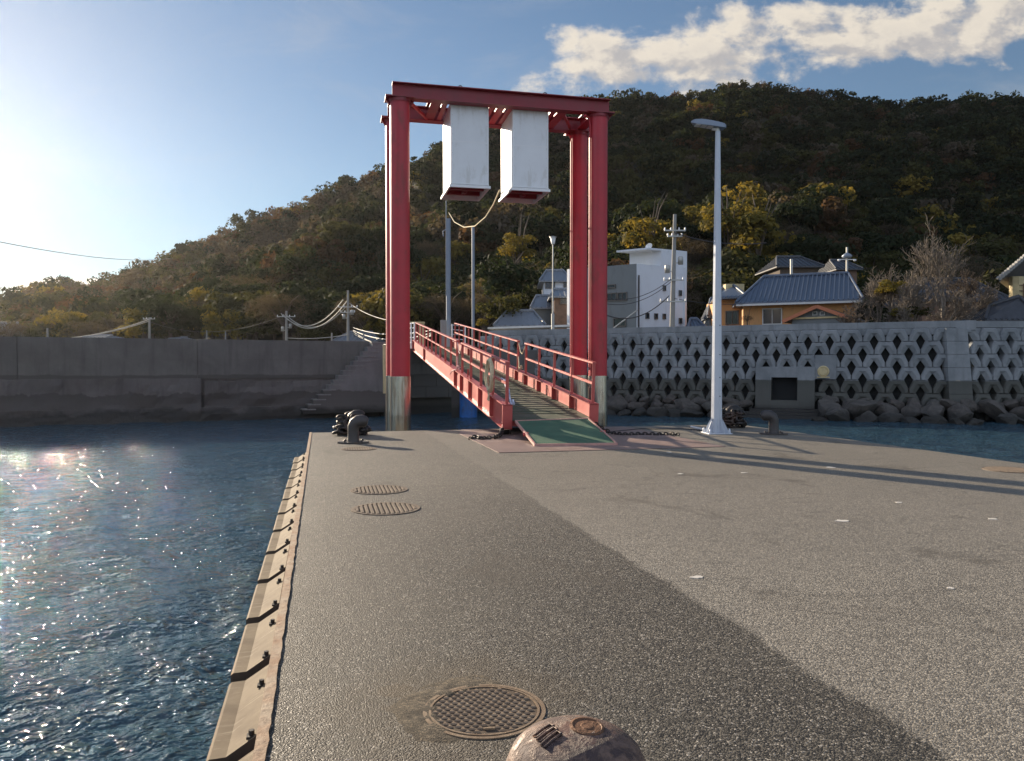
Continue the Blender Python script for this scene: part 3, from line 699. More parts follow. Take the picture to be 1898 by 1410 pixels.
for x,lab in ((0,'knotted pink and white rope end closing the gap in the left railing'),(GWd,'pale rope slung across the gap in the right railing')):
    mb=MB()
    mb.tube([gl(x,8.3,HG+.92),gl(x,7.95,HG+.62),gl(x,7.7,HG+.58),gl(x,7.3,HG+.86)],.016,6)
    mb.tube([gl(x-.02,8.2,HG+.45),gl(x-.04,8.0,HG+.25),gl(x-.08,7.85,HG+.05),gl(x-.1,7.9,HG-.0)],.018,6)
    if x==0: mb.tube([gl(x-.10,7.9,HG+.05),gl(x-.16,8.5,HG-.08),gl(x-.15,9.0,HG-.22)],.02,6)
    for k in range(6): mb.tube([gl(x+random.uniform(-.07,.05),7.85+random.uniform(-.1,.1),HG+.05+random.uniform(0,.15)) for q in range(4)],.014,5)
    tag(mb.build('rope_tie',M['rope' if x else 'redrope']),lab,'rope',)
M['bluebag']=simple('blue_white_cloth',(.45,.48,.62),.7,0,.6,14,.5,30)
mb=MB(); pts=[gl(.03,.95,HG+.50),gl(.06,.80,HG+.46),gl(.05,.62,HG+.5),gl(.06,.45,HG+.38),gl(.05,.2,HG+.33),gl(.07,.1,HG+.12),gl(.10,.06,HG+.0),gl(.14,-.02,HG+.02),gl(.12,.02,HG+.12)]
mb.tube(pts,[.03,.05,.04,.045,.03,.025,.04,.035,.02],8); tag(mb.build('cloth_tie',M['bluebag']),'white and blue twisted cloth tied to the nearest left railing post','cloth')
mb=MB(); 
for (x,y) in ((0,6.0),(GWd,5.4)): mb.tube([gl(x,y,HG),gl(x,y-.05,HG+.25)],[.02,.03],6)
mb.build('hook_pins',M['pink']).parent=gang; o=bpy.data.objects['hook_pins']; o.matrix_parent_inverse=gang.matrix_basis.inverted()
# ------------------------------------------------------------------ lamp pole on the pontoon
lb=G(1328,803); lamp=thing('lamp_pole','tall pale octagonal street lamp pole standing on the pontoon','street lamp',lb,(0,0,R(5)))
mb=MB(); mb.tube([(0,0,.02),(0,0,7.25)],[.142,.062],8,smooth=False); mb.build('pole',M['pole'],lamp)
mb=MB(); mb.box((0,0,.012),(.58,.58,.024),bev=.004)
for k in range(8):
    a=k*PI/4+PI/8; d=Vector((math.cos(a),math.sin(a),0)); s__=Vector((-d.y,d.x,0))
    vs=[d*.13+Vector((0,0,.024)),d*.27+Vector((0,0,.024)),d*.27+Vector((0,0,.08)),d*.135+Vector((0,0,.36))]
    mb.add([v_+s__*.008 for v_ in vs]+[v_-s__*.008 for v_ in vs],[(0,1,2,3),(7,6,5,4),(0,4,5,1),(1,5,6,2),(2,6,7,3),(3,7,4,0)])
for a in (0,1,2,3):
    d=Vector((math.cos(a*PI/2+PI/4),math.sin(a*PI/2+PI/4),0))*.33; mb.lathe(d+Vector((0,0,.02)),[(.03,0),(.03,.05),(.018,.11),(0,.11)],10)
mb.build('base',M['pole'],lamp)
mb=MB()
for z in (.9,1.35,1.9,2.6): mb.lathe((.035,-.136+.011*z,z),[(.014,0),(0,.006)],8,axis=Matrix.Rotation(PI/2,3,'X'))
mb.build('screw_holes',M['rubdark'],lamp)
hd=bpy.data.objects.new('lamp_head',None)
mb=MB(); prof=[(-.66,.02,.03,.07),(-.60,.075,.0,.10),(-.45,.12,-.015,.12),(-.2,.14,-.02,.115),(0,.14,-.02,.10),(.12,.13,-.02,.085),(.17,.10,-.015,.06)]
vs=[];fs=[]
for x,hw,zb,zt in prof: vs+=[(x,-hw,zb),(x,hw,zb),(x,hw*.8,zt),(x,-hw*.8,zt)]
for i in range(len(prof)-1):
    for k in range(4): a=i*4+k;b_=i*4+(k+1)%4; fs.append((a,b_,b_+4,a+4))
fs+=[(3,2,1,0),(24,25,26,27)]
T_=Matrix.Translation((0,0,7.34))@Matrix.Rotation(R(6),4,'Y')
mb.add([T_@Vector(v_) for v_ in vs],fs); head=mb.build('lamp_head',M['greysteel'],lamp)
mb=MB()
for k in range(3): mb.box(T_@Vector((-.50+.15*k,0,-.022)),(.12,.19,.012),M=T_.to_3x3())
mb.build('lens',M['lframe'],head)
mb=MB(); mb.tube([(0,0,7.22),(-.02,0,7.32)],.05,10); mb.tube([(-.02,0,7.28),(-.14,0,7.30)],.035,8); mb.build('bracket',M['lframe'],lamp)

# ------------------------------------------------------------------ right sea wall of hexagon blocks
A0=Vector((-1.2,47.4)); A1=Vector((21.05,37.5)); wd=(A1-A0).normalized(); wn=Vector((wd.y,-wd.x))      # normal to the sea
wallr=thing('block_sea_wall','grey harbour wall of interlocking concrete blocks with diamond gaps, below the houses','sea wall')
RH_=.638; ZT=3.50; BW=1.035; BAT=.10
def blk_fn(Pt,dr,nn):
    def f(s_,z,d): 
        dd=d+(ZT-z)*BAT
        return Vector((Pt.x+dr.x*s_+nn.x*dd, Pt.y+dr.y*s_+nn.y*dd, z))
    return f
def block(mb,f,sc,zt,half=None,Wb=BW):
    w_=Wb-.018; h=RH_-.012; z0=zt-h
    O_=[(-.5,0),(-.5,.33),(-.315,1),(.315,1),(.5,.33),(.5,0)]
    I_=[(-.47,.02),(-.47,.34),(-.275,.93),(.275,.93),(.47,.34),(.47,.02)]
    M_=[(-.345,.02),(-.345,.20),(-.165,.70),(.165,.70),(.345,.20),(.345,.02)]
    N_=[(-.205,0),(-.2,.03),(-.02,.50),(.02,.50),(.2,.03),(.205,0)]
    L=[(O_,-.45),(O_,-.06),(I_,0),(M_,0),(N_,-.10),(N_,-.45)]
    vs=[f(sc+a*w_,z0+q*h,d) for pl,d in L for a,q in pl]; fs=[]
    for k in range(5):
        for j in range(5): fs.append((k*6+j,k*6+j+1,(k+1)*6+j+1,(k+1)*6+j))
    fs+=[(0,6,12,18,24,30),(35,29,23,17,11,5)]
    mb.add(vs,fs)
def fbox(mb,f,s0,s1,z0,z1,d0,d1): 
    vs=[f(s_,z,d) for s_ in(s0,s1) for z in(z0,z1) for d in(d0,d1)]
    mb.add(vs,[(0,1,3,2),(4,6,7,5),(0,4,5,1),(2,3,7,6),(0,2,6,4),(1,5,7,3)])
def hexwall(name,Pt,dr,nn,Lw,skip):
    f=blk_fn(Pt,dr,nn); mb=MB()
    for r_i in range(7):
        zt=ZT-r_i*RH_; off=(r_i%2)*BW/2; s_=off-BW/2
        while s_<Lw+BW*.5:
            if not skip(s_,zt) : block(mb,f,s_,zt)
            s_+=BW
    mb.build(name,M['blockc'],wallr,fixn=False)
    mb=MB(); mb.add([f(-.5,3.55,-.46),f(Lw+.5,3.55,-.46),f(Lw+.5,-1.6,-.46),f(-.5,-1.6,-.46)],[(0,1,2,3)]); mb.build('backfill',M['backfill'],wallr)
    mb=MB(); fbox(mb,f,-.5,Lw+.3,3.20,3.5,-.45,-.20); mb.build('top_beam',M['blockc'],wallr)
L1=(A1-A0).length
def s_at(px): 
    p=WP(px,680,A0,A1); return (Vector((p.x,p.y))-A0).dot(wd)
sc0,sc1=s_at(1402),s_at(1511); sp1=s_at(1550)
so0,so1=s_at(1431),s_at(1479)
def skip1(s_,zt):
    zc=zt-RH_/2
    if s_>L1+.45: return True
    if so0-.5<s_<so1+.5 and zc<1.3: return True
    return False
hexwall('block_face',A0,wd,wn,L1,skip1)
f1=blk_fn(A0,wd,wn)
# culvert box
so0,so1=s_at(1431),s_at(1479); zt_,zo1,zo0,zb_=1.62,1.06,-.13,-.55
mb=MB(); fbox(mb,f1,sc0,so0,zb_,zt_,-.4,.12); fbox(mb,f1,so1,sc1,zb_,zt_,-.4,.12); fbox(mb,f1,so0,so1,zo1,zt_,-.4,.12); fbox(mb,f1,so0-.1,so1+.1,zb_,zo0,-.4,.16); cul=mb.build('culvert',M['blockc'],wallr)
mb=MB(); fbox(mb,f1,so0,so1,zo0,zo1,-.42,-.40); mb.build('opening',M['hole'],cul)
mb=MB(); fbox(mb,f1,sc1+.004,sp1,.98,2.22,-.4,.06); pn=mb.build('outlet_panel',M['blockc'],wallr)
mb=MB(); c=f1((sc1+sp1)/2-.1,1.38,.07); dr3=Vector((wd.x,wd.y,0)); nn3=Vector((wn.x,wn.y,0)); 
pts=[c+dr3*.24*math.cos(a)+Vector((0,0,.24*math.sin(a))) for a in [2*PI*k/20 for k in range(20)]]; mb.tube(pts,.05,6,closed=True); 
mb.tube([c-nn3*.02,c+nn3*.08],.2,20); mb.box(c+nn3*.05+Vector((0,0,-.30)),(.55,.25,.05)); mb.build('flap_valve',M['yellow'],pn)
# coping
def coping(f,s0,s1,n_):
    mb=MB(); step=(s1-s0)/n_
    for k in range(n_): fbox(mb,f,s0+k*step+.006,s0+(k+1)*step-.006,3.40,3.87,-.95,-.46)
    mb.build('coping',M['blockc'],wallr)
coping(f1,-.5,L1+1.35,5)
# corner pillar and second stretch of wall
A2=A1+Vector((1.15,.0)); d2=Vector((1,.05)).normalized(); n2=Vector((d2.y,-d2.x))
pf=lambda s_,z,d: Vector((A1.x-.05+s_*(1.02+(ZT-z)*.035),A1.y-.12-(ZT-z)*BAT+ -d,z))
mb=MB()
for k in range(6):
    zt=ZT-.02-k*RH_; vs=[pf(a,z,d) for a in(0,1) for z in(zt-RH_+.014,zt) for d in(-.5,.03)]; mb.add(vs,[(0,1,3,2),(4,6,7,5),(0,4,5,1),(2,3,7,6),(0,2,6,4),(1,5,7,3)])
mb.build('corner_pillar',M['blockc'],wallr)
hexwall('block_face',A2+Vector((BW*.5,0)),d2,n2,14,lambda s_,z:False); coping(lambda s_,z,d:blk_fn(A2,d2,n2)(s_,z-.003,d),.0,14,3)
# rocks at the foot
def rock_mesh(seed):
    rr=random.Random(seed); bm=bmesh.new(); bmesh.ops.create_icosphere(bm,subdivisions=3,radius=1)
    planes=[(Vector((rr.gauss(0,1),rr.gauss(0,1),rr.gauss(0,1))).normalized(),rr.uniform(.48,.8)) for _ in range(12)]
    for v_ in bm.verts:
        for n_,d in planes:
            q=v_.co.dot(n_)-d
            if q>0: v_.co-=n_*q*.93
        v_.co+=v_.co.normalized()*mnoise.noise(v_.co*2.3+Vector((seed,0,0)))*.09
    me=bpy.data.meshes.new('rock'); bm.to_mesh(me); bm.free(); me.materials.append(M['rock']); return me
rms=[rock_mesh(k) for k in range(9)]; rr=random.Random(21)
def put_rocks(f,s0,s1,rowspec,skipf):
    for d,z,sz in rowspec:
        s_=s0+rr.uniform(0,.5)
        while s_<s1:
            q=sz*rr.uniform(.75,1.35)
            if not skipf(s_):
                o=bpy.data.objects.new('rock',rms[rr.randrange(9)]); COL.objects.link(o)
                p=f(s_,z+rr.uniform(-.12,.12),0); nn_=f(s_,z,1)-f(s_,z,0)
                o.location=p+nn_*(d+rr.uniform(-.15,.15)); o.scale=(q*rr.uniform(.9,1.35),q*rr.uniform(.8,1.1),q*rr.uniform(.55,.85)); o.rotation_euler=(rr.uniform(-.5,.5),rr.uniform(-.5,.5),rr.uniform(0,6.3))
                tag(o,'rough grey brown boulder in the row at the foot of the block sea wall','rock','boulders at the foot of the block sea wall')
            s_+=q*rr.uniform(1.35,1.8)
put_rocks(f1,4.2,L1+1,((.35,-.28,.50),(1.0,-.62,.60),(1.7,-.98,.55)),lambda s_: sc0-.2<s_<sc1+.1)
put_rocks(blk_fn(A2,d2,n2),0,8,((.35,-.28,.48),(1.0,-.62,.6),(1.7,-.95,.55)),lambda s_:False)
mb=MB(); 
for k in range(3): fbox(mb,f1,sc0-.2-.3*k,sc1+.3+.6*k-.6*(k==2),-1.3,-.56-.14*k,.13+.45*k,.55+.45*k)
tag(mb.build('culvert_apron',M['stairc']),'low stepped concrete apron at the waterline below the culvert','apron')

# ------------------------------------------------------------------ left old sea wall
B0=Vector((-22.6,34.0)); B1=Vector((-7.0,41.05)); bd=(B1-B0).normalized(); bn=Vector((bd.y,-bd.x)); LB=(B1-B0).length
walll=thing('old_sea_wall','dark weathered poured concrete harbour wall on the left, in shade','sea wall')
def fl(s_,z,d): return Vector((B0.x+bd.x*s_+bn.x*d,B0.y+bd.y*s_+bn.y*d,z))
def sl_(px): 
    p=WP(px,680,B0,B1); return (Vector((p.x,p.y))-B0).dot(bd)
js=[-26,-18,-9,sl_(32),sl_(366),LB-.02]
for a,b_ in zip(js,js[1:]):
    mb=MB(); fbox(mb,fl,a+.02,b_-.02,1.98,2.95,-1.4,0); fbox(mb,fl,a+.02,b_-.02,1.02,1.965,-1.4,.0)
    mb.build('wall_panel',M['wallc'],walll)
mb=MB(); fbox(mb,fl,-26,LB,-1.8,2.9,-1.35,-.06); mb.build('core',M['wallc2'],walll)
# rough lower plinth with uneven face
def rough(name,s0,s1,z0,z1,d,seed,mat):
    nx=int((s1-s0)/.22); nz=9; vs=[];fs=[]
    for j in range(nz+1):
        for i in range(nx+1):
            s_=s0+(s1-s0)*i/nx; z=z0+(z1-z0)*j/nz; q=d+.10*(z1-z)+.16*mnoise.noise(Vector((s_*.6,z*1.5,seed)))+.06*mnoise.noise(Vector((s_*2.5,z*4,seed)))
            vs.append(fl(s_,z+(.07*mnoise.noise(Vector((s_*1.2,9,seed))) if j==nz else 0),q))
    for j in range(nz):
        for i in range(nx): a=j*(nx+1)+i; fs.append((a,a+1,a+nx+2,a+nx+1))
    b=len(vs); 
    for i in range(nx+1): s_=s0+(s1-s0)*i/nx; vs.append(fl(s_,z1,-.3))
    for i in range(nx): a=nz*(nx+1)+i; fs.append((a,a+1,b+i+1,b+i))
    # left/right ends
    mb=MB(); mb.add(vs,fs,0,False); mb.build(name,mat,walll)
rough('plinth',-26,sl_(372),-1.7,1.06,.12,1.0,M['wallc2']); rough('plinth',sl_(378),LB,-1.7,.9,.04,5.0,M['wallc2'])
rough('footing',-26,LB-2.3,-1.8,-.35,.30,8.0,M['wallc2'])
# stairs running up to the right
stairs=thing('harbour_stairs','worn concrete steps climbing the old harbour wall to the right','stairs')
s0,s1=sl_(556),sl_(693); n_=15; mb=MB()
for k in range(n_):
    a=s0+(s1-s0)*k/n_; zt=-.75+(2.9+.75)*(k+1)/n_; fbox(mb,fl,a,s1+.35 if k==n_-1 else s1+.30,zt-(2.9+.75)/n_+.001,zt,-.02,.95-.02*k)
mb.build('steps',M['stairc'],stairs)
mb=MB()
for k in range(n_):
    a=s0+(s1-s0)*k/n_; zt=-.75+(2.9+.75)*(k+1)/n_; fbox(mb,fl,a-.03,a+.62+.3*(k>8),zt-.05,zt+.006,.3,.985-.02*k)
mb.build('nosing',simple('sky_lit_nosing',(.20,.195,.19),.8,0,.2,8),stairs)  # paler tread slabs: sky light on the step tops put into the colour
mb=MB(); fbox(mb,fl,s1+.301,s1+.62,-1.7,2.55,-.02,.9); mb.build('end_wall',M['stairc'],stairs)
# abutment under the landward end of the gangway
E0=B1+bd*.5; E1=Vector((-1.3,44.2)); 
ab=thing('abutment','concrete block quay carrying the landward end of the gangway','abutment')
mb=MB(); ed=(E1-Vector((E0.x,E0.y))).normalized(); en=Vector((ed.y,-ed.x)); LE=(E1-E0).length
fe=lambda s_,z,d: Vector((E0.x+ed.x*s_+en.x*d,E0.y+ed.y*s_+en.y*d,z))
for k in range(5):
    for j in range(4):
        z1=2.4-j*.62; off=(j%2)*.6; a=max(0,k*1.35-off); b_=min(LE-.0,(k+1)*1.35-off)
        if b_>a: fbox(mb,fe,a+.01,b_-.01,z1-.61,z1,-4,0+.02*((k*3+j)%3))
mb.build('block_face',M['wallc'],ab)
mb=MB(); fbox(mb,fe,0,LE,-1.8,-.07,-4.5,-.8); fbox(mb,fe,0,LE,2.41,2.6,-5,.1); fbox(mb,fe,LE,LE+3.4,-1.8,2.6,-5,-.3); mb.build('core',M['wallc'],ab)
bpx=W(868,750,40.2); mb=MB(); mb.tube([(bpx.x,bpx.y,-1.8),(bpx.x,bpx.y,.38)],.46,24); bp_=mb.build('blue_pile',M['bluepaint']); tag(bp_,'blue painted steel pile standing in the water under the gangway','pile')
mb=MB(); mb.box(bpx+Vector((-.62,.15,-bpx.z-.5)),(.5,.5,2.6)); tag(mb.build('concrete_pier',M['wallc2']),'dark concrete pier beside the blue pile under the gangway','pier')
fp=W(713,690,36.5); mb=MB(); mb.box((fp.x,fp.y,1.5),(.14,.2,2.3),bev=.02); tag(mb.build('fender_post',M['yellow']),'beige fender post seen just left of the left portal columns','post')
# ground behind the walls
mb=MB(); zg=2.42
gpts=[(-900,-40),(-60,fl(-42,0,-1).y),(B0.x+bn.x*-1.3,B0.y-bn.y*1.3),(B1.x-.9,B1.y+1.3),(E1.x-1.8,E1.y+4.0),(A0.x+.5,A0.y+.55),(A1.x+.2,A1.y+.55),(60,A1.y+2.6),(900,A1.y+2.6),(3000,3000),(-3000,3000)]
mb.add([(x,y,zg) for x,y in gpts],[list(range(len(gpts)))]); g_=mb.build('ground',M['ground']); tag(g_,kind='structure')
# ------------------------------------------------------------------ hill
SKY=[(-400,610),(-150,600),(0,588),(30,558),(110,530),(150,536),(220,522),(290,490),(380,450),(450,420),(530,388),(600,354),(660,330),(715,318),(800,282),(870,252),(950,222),(1040,196),(1127,180),(1200,176),(1280,168),(1350,162),(1420,160),(1480,167),(1560,176),(1620,188),(1700,190),(1780,180),(1898,188),(2100,200),(2500,280)]
spx=np.array([p[0] for p in SKY]); spy=np.array([p[1] for p in SKY])
azs=np.arctan((spx-949)/FPX); els=(680-spy)/FPX*np.cos(azs)
def sky_el(az): return np.interp(az,azs,els)
def R0f(az): return np.interp(az,[-1,-.6,-.35,-.1,.1,.3,.6,1],[150,132,95,74,70,76,84,90])
def RSf(az): return np.interp(az,[-1,-.6,-.35,-.1,.1,.3,.6,1],[270,262,255,262,285,300,310,320])
def hill_h(az,r):
    r0=R0f(az); rs=RSf(az); hs=sky_el(az)*rs+EYE-5.5*np.clip(sky_el(az)*8,.3,1); t_=(r-r0)/(rs-r0)
    tt=np.clip(t_,0,1); pr=.42*tt+.58*tt*tt*(1.6-.6*tt)
    h=2.0+(hs-2.0)*pr
    back=np.clip(t_-1,0,3); h=h-(hs-2.0)*.25*np.clip(back*3,0,1)**1.5-(hs-2)*1.0*np.clip(back-.3,0,1)
    x=np.sin(az)*r; y=np.cos(az)*r
    und=(2.6*np.sin(x*.045+y*.02+.4)*np.sin(y*.04-x*.03+1.0)+1.5*np.sin(x*.09-y*.07)+1.0*np.sin(x*.16+y*.13+2))*np.clip(tt*4,0,1)*np.clip((1.02-t_)*5,0,1)*np.clip(sky_el(az)*7,.25,1.5)
    return np.where(t_<0,1.5,h+und)
na,nr=260,90; azg=np.linspace(-.95,.95,na); V_=[]
for j in range(nr+1):
    q=j/nr; r_j=R0f(azg)*.98+(RSf(azg)*1.5-R0f(azg)*.98)*q
    V_.append(np.stack([np.sin(azg)*r_j,np.cos(azg)*r_j,hill_h(azg,r_j)],-1))
V_=np.concatenate(V_); mb=MB(); mb.v=[tuple(p) for p in V_]
for j in range(nr):
    for i in range(na-1): a=j*na+i; mb.f.append([a,a+1,a+na+1,a+na]); mb.mi.append(0); mb.sm.append(True)
tag(mb.build('hill',M['soilhill'],fixn=False),kind='structure')
# tree prototypes
def leaf_cloud(rg,nb,per,leaf,flat=.75,bare=False):
    C=[]
    for k in range(nb):
        a=rg.uniform(0,2*PI); rr_=rg.uniform(0,1)**.5*.72; z=rg.uniform(-.5,.62)*(1-rr_*.5)
        C.append((rr_*math.cos(a),rr_*math.sin(a),z,rg.uniform(.24,.44)))
    C=np.array(C); idx=rg.integers(0,nb,nb*per); c=C[idx]
    d=rg.normal(size=(nb*per,3)); d/=np.linalg.norm(d,axis=1)[:,None]; d[:,2]=np.where(d[:,2]<-.3,-d[:,2],d[:,2])
    rad=c[:,3:4]*rg.uniform(.72,1.08,(nb*per,1)); p=c[:,:3]+d*rad*np.array([1,1,flat])
    nrm=d+rg.normal(size=d.shape)*.38; nrm/=np.linalg.norm(nrm,axis=1)[:,None]
    t1=np.cross(nrm,rg.normal(size=d.shape)); t1/=np.linalg.norm(t1,axis=1)[:,None]; t2=np.cross(nrm,t1)
    s_=leaf*rg.uniform(.55,1.3,(nb*per,1)); e=s_*rg.uniform(.35,.9,(nb*per,1))
    if bare: e=s_*.10; s_=s_*2.2
    Q=np.stack([p-t1*s_-t2*e*.6,p+t1*s_*.2-t2*e,p+t1*s_+t2*e*.6,p-t1*s_*.2+t2*e],1)
    return Q                                            # (n,4,3)
rg=np.random.default_rng(5)
lo=[leaf_cloud(rg,12,40,.092,.8) for _ in range(7)]+[leaf_cloud(rg,13,34,.08,1.5) for _ in range(2)]
hi={}
for k in KIND: hi[k]=[leaf_cloud(rg,22,85,.062,.8) if k!='grey' else leaf_cloud(rg,22,80,.055,.8,bare=True) for _ in range(3)]
# scatter
cell=4.6; cand=[]
gx=np.arange(-330,330,cell); gy=np.arange(60,340,cell)
GX,GY=np.meshgrid(gx,gy); GX=GX+rg.uniform(-.42,.42,GX.shape)*cell; GY=GY+rg.uniform(-.42,.42,GY.shape)*cell
r=np.hypot(GX,GY).ravel(); az=np.arctan2(GX,GY).ravel()
ok=(np.abs(az)<.68)&(r>R0f(az)+1)&(r<RSf(az)*1.06); r=r[ok]; az=az[ok]; X=np.sin(az)*r; Y=np.cos(az)*r; Zt=hill_h(az,r)
order=np.argsort(r/(1+.0*r)); X,Y,Zt,r,az=[q[order] for q in (X,Y,Zt,r,az)]
def kind_at(x,y,r_,az_):
    n_=mnoise.noise(Vector((x*.018,y*.018,3.1))); n2_=random.random()
    t_=(r_-R0f(az_))/(RSf(az_)-R0f(az_)); left=az_<-.12
    wgt={'dark':.32+.5*t_*(not left)+max(0,n_)*.6,'olive':.36+max(0,-n_)*.5,'gold':(.18-.08*left)*(t_<.42)+.03,'russet':.08+.09*left*(t_>.1),'grey':.16+.10*t_+.2*left}
    tot=sum(wgt.values()); q=n2_*tot
    for k_,v_ in wgt.items():
        q-=v_
        if q<=0: return k_
    return 'olive'
LAB={'dark':('evergreen_tree','dark green bushy evergreen tree on the lower wooded hillside','evergreen trees on the lower hillside'),
 'olive':('broadleaf_tree','olive green broadleaf tree on the lower wooded hillside','olive green trees on the lower hillside'),
 'gold':('broadleaf_tree','golden yellow autumn tree on the lower wooded hillside','golden trees on the lower hillside'),
 'russet':('broadleaf_tree','russet brown autumn tree on the lower wooded hillside','russet trees on the lower hillside'),
 'grey':('leafless_tree','grey brown leafless tree on the lower wooded hillside','bare trees on the lower hillside')}
him={}
for k in KIND:
    him[k]=[]
    for Q in hi[k]:
        o=bulk('crown',Q.reshape(-1,3),len(Q),M['f_'+k]); him[k].append(o.data); bpy.data.objects.remove(o)
def trunk_me():
    mb=MB(); mb.tube([(0,0,-1.7),(.03,0,-.8),(0,.04,-.2),(.04,0,.3)],[.075,.055,.04,.015],7)
    for a in range(7):
        an=a*.93; mb.tube([(0,0,-.6+.08*a),(.3*math.cos(an),.3*math.sin(an),-.15+.1*a),(.55*math.cos(an),.55*math.sin(an),.15+.08*a)],[.03,.018,.006],5)
    o=mb.build('trunk',M['bark']); me=o.data; bpy.data.objects.remove(o); return me
TRM=trunk_me()
def put_tree(name,label,group,loc,rad,hh,k,idx,cat='tree',rz=0,sq=.8):
    root=thing(name,label,cat,loc,(0,0,rz),group)
    c_=bpy.data.objects.new('crown',him[k][idx%3]); COL.objects.link(c_); c_.parent=root; c_.location=(0,0,hh); c_.scale=(rad,rad,rad*sq)
    t_=bpy.data.objects.new('trunk',TRM); COL.objects.link(t_); t_.parent=root; t_.location=(0,0,hh); t_.scale=(rad,rad,hh/1.6)
    return root
NIND=280; cnt=0; i=0; bigQ=[]; tints=[]
rgb={k:np.array(v) for k,v in KIND.items()}
for i in range(len(X)):
    k=kind_at(X[i],Y[i],r[i],az[i]); rad=random.uniform(2.7,5.0)*(1+.1*(k=='dark')); 
    far=r[i]/260
    if cnt<NIND and abs(az[i])<.60:
        n,l,gp_=LAB[k]; put_tree(n,l,gp_,(X[i],Y[i],Zt[i]-.3),rad,rad*.95+1.0,k,random.randrange(3),rz=random.uniform(0,6.28),sq=random.uniform(.75,1.1)); cnt+=1; continue
    Q=lo[random.randrange(9 if az[i]<-.3 and r[i]>180 else 7)]; a=random.uniform(0,2*PI); ca,sa=math.cos(a),math.sin(a)
    q=Q@np.array([[ca,sa,0],[-sa,ca,0],[0,0,1]])*np.array([rad,rad,rad*random.uniform(.8,1.15)])*1.08+np.array([X[i],Y[i],Zt[i]+rad*.75])
    bigQ.append(q); c_=rgb[k]; w_=random.random(); base_=c_[0]*(1-w_)+c_[1]*w_
    tt=np.ones((len(Q),4)); tt[:,:3]=base_*.85*rg.uniform(.75,1.25,(len(Q),1)); tints.append(tt)
BQ=np.concatenate(bigQ); TT=np.concatenate(tints)
o=bulk('forest',BQ.reshape(-1,3),len(BQ),M['forest'],attr=TT); tag(o,'dense mixed woodland covering the upper hillside','forest',kind='stuff')
print('TREES',len(X),'faces',len(BQ))
exec_village=True
# ------------------------------------------------------------------ village
def quadwall(mb,P0,P1,z0,z1,th=.2):
    P0=Vector((P0[0],P0[1],0));P1=Vector((P1[0],P1[1],0)); d=(P1-P0).normalized(); n=Vector((-d.y,d.x,0))*th
    vs=[q+Vector((0,0,z)) for z in(z0,z1) for q in(P0,P1,P1+n,P0+n)]
    mb.add(vs,[(3,2,1,0),(4,5,6,7),(0,1,5,4),(1,2,6,5),(2,3,7,6),(3,0,4,7)])
def window(parent,P0,P1,x0,y0,x1,y1,mull=1,fm='frame',pane='glass',proud=.05):
    a=WP(x0,y1,P0,P1); b_=WP(x1,y1,P0,P1); zt=WP(x0,y0,P0,P1).z; zb=a.z
    d=(b_-a); d.z=0; L=d.length; d.normalize(); n=Vector((d.y,-d.x,0)); n=n if n.y<0 else -n
    Mt=Matrix((d,n,Vector((0,0,1)))).transposed(); c=Vector(((a.x+b_.x)/2,(a.y+b_.y)/2,(zt+zb)/2)); H=zt-zb; fw=min(.06,L*.12)
    mb=MB(); mb.box(c+n*proud+Vector((0,0,H/2)),(L+fw,.09,fw),M=Mt); mb.box(c+n*proud-Vector((0,0,H/2)),(L+fw,.12,fw),M=Mt)
    for s__ in(-1,1): mb.box(c+n*proud+d*s__*L/2,(fw,.085,H-fw-.004),M=Mt)
    for k in range(mull): mb.box(c+n*proud+d*(-L/2+L*(k+1)/(mull+1)),(fw*.6,.07,H-fw-.004),M=Mt)
    f_=mb.build('window',M[fm],parent)
    mb=MB(); mb.box(c+n*.015,(L-.01,.03,H-.01),M=Mt); mb.build('pane',M[pane],f_)
    return f_
def hiproof(mb,e,rg_,ribs=.28,th=.10,rw=.05):
    # e: 4 eave corners (front-left, front-right, back-right, back-left); rg_: ridge left,right
    FL,FR,BR,BL=[Vector(q) for q in e]; RL,RR=[Vector(q) for q in rg_]; dn=Vector((0,0,-th))
    vs=[FL,FR,BR,BL,RL,RR,FL+dn,FR+dn,BR+dn,BL+dn]
    mb.add(vs,[(0,1,5,4),(2,3,4,5),(1,2,5),(3,0,4),(0,6,7,1),(1,7,8,2),(2,8,9,3),(3,9,6,0),(9,8,7,6)])
    def rib(a0,a1,b0,b1):
        n=max(2,int((a1-a0).length/ribs)); nn=(a1-a0).cross(b0-a0).normalized()
        if nn.z<0: nn=-nn
        for k in range(n+1):
            q=k/n; mb.bar(a0.lerp(a1,q)+nn*.012,b0.lerp(b1,q)+nn*.012,rw*1.6,.06,up=nn)
    # front: rib lines are parallel to the fall line
    def face(a,b_,c_,d):     # eave a->b, ridge d->c : clip
        ed=(b_-a); L=ed.length; ed=ed/L; n=int(L/ribs); nn=ed.cross(d-a).normalized(); 
        if nn.z<0: nn=-nn
        fall=nn.cross(ed).normalized(); 
        if fall.z<0: fall=-fall
        Hh=(d-a).dot(fall); sd=(d-a).dot(ed); sc_=(c_-a).dot(ed)
        for k in range(1,n):
            s_=L*k/n
            if s_<sd: t_=Hh*s_/sd
            elif s_>sc_: t_=Hh*(L-s_)/(L-sc_)
            else: t_=Hh
            if t_>.15: mb.bar(a+ed*s_+nn*.015,a+ed*s_+fall*t_+nn*.015,rw*1.5,.07,up=nn)
    face(FL,FR,RR,RL); face(FR,BR,RR,RR); face(BL,FL,RL,RL)
    mb.tube([RL+Vector((0,0,.05)),RR+Vector((0,0,.05))],.13,8); mb.tube([FL+Vector((0,0,.05)),RL+Vector((0,0,.06))],.09,6); mb.tube([FR+Vector((0,0,.05)),RR+Vector((0,0,.06))],.09,6)
ZG=2.4
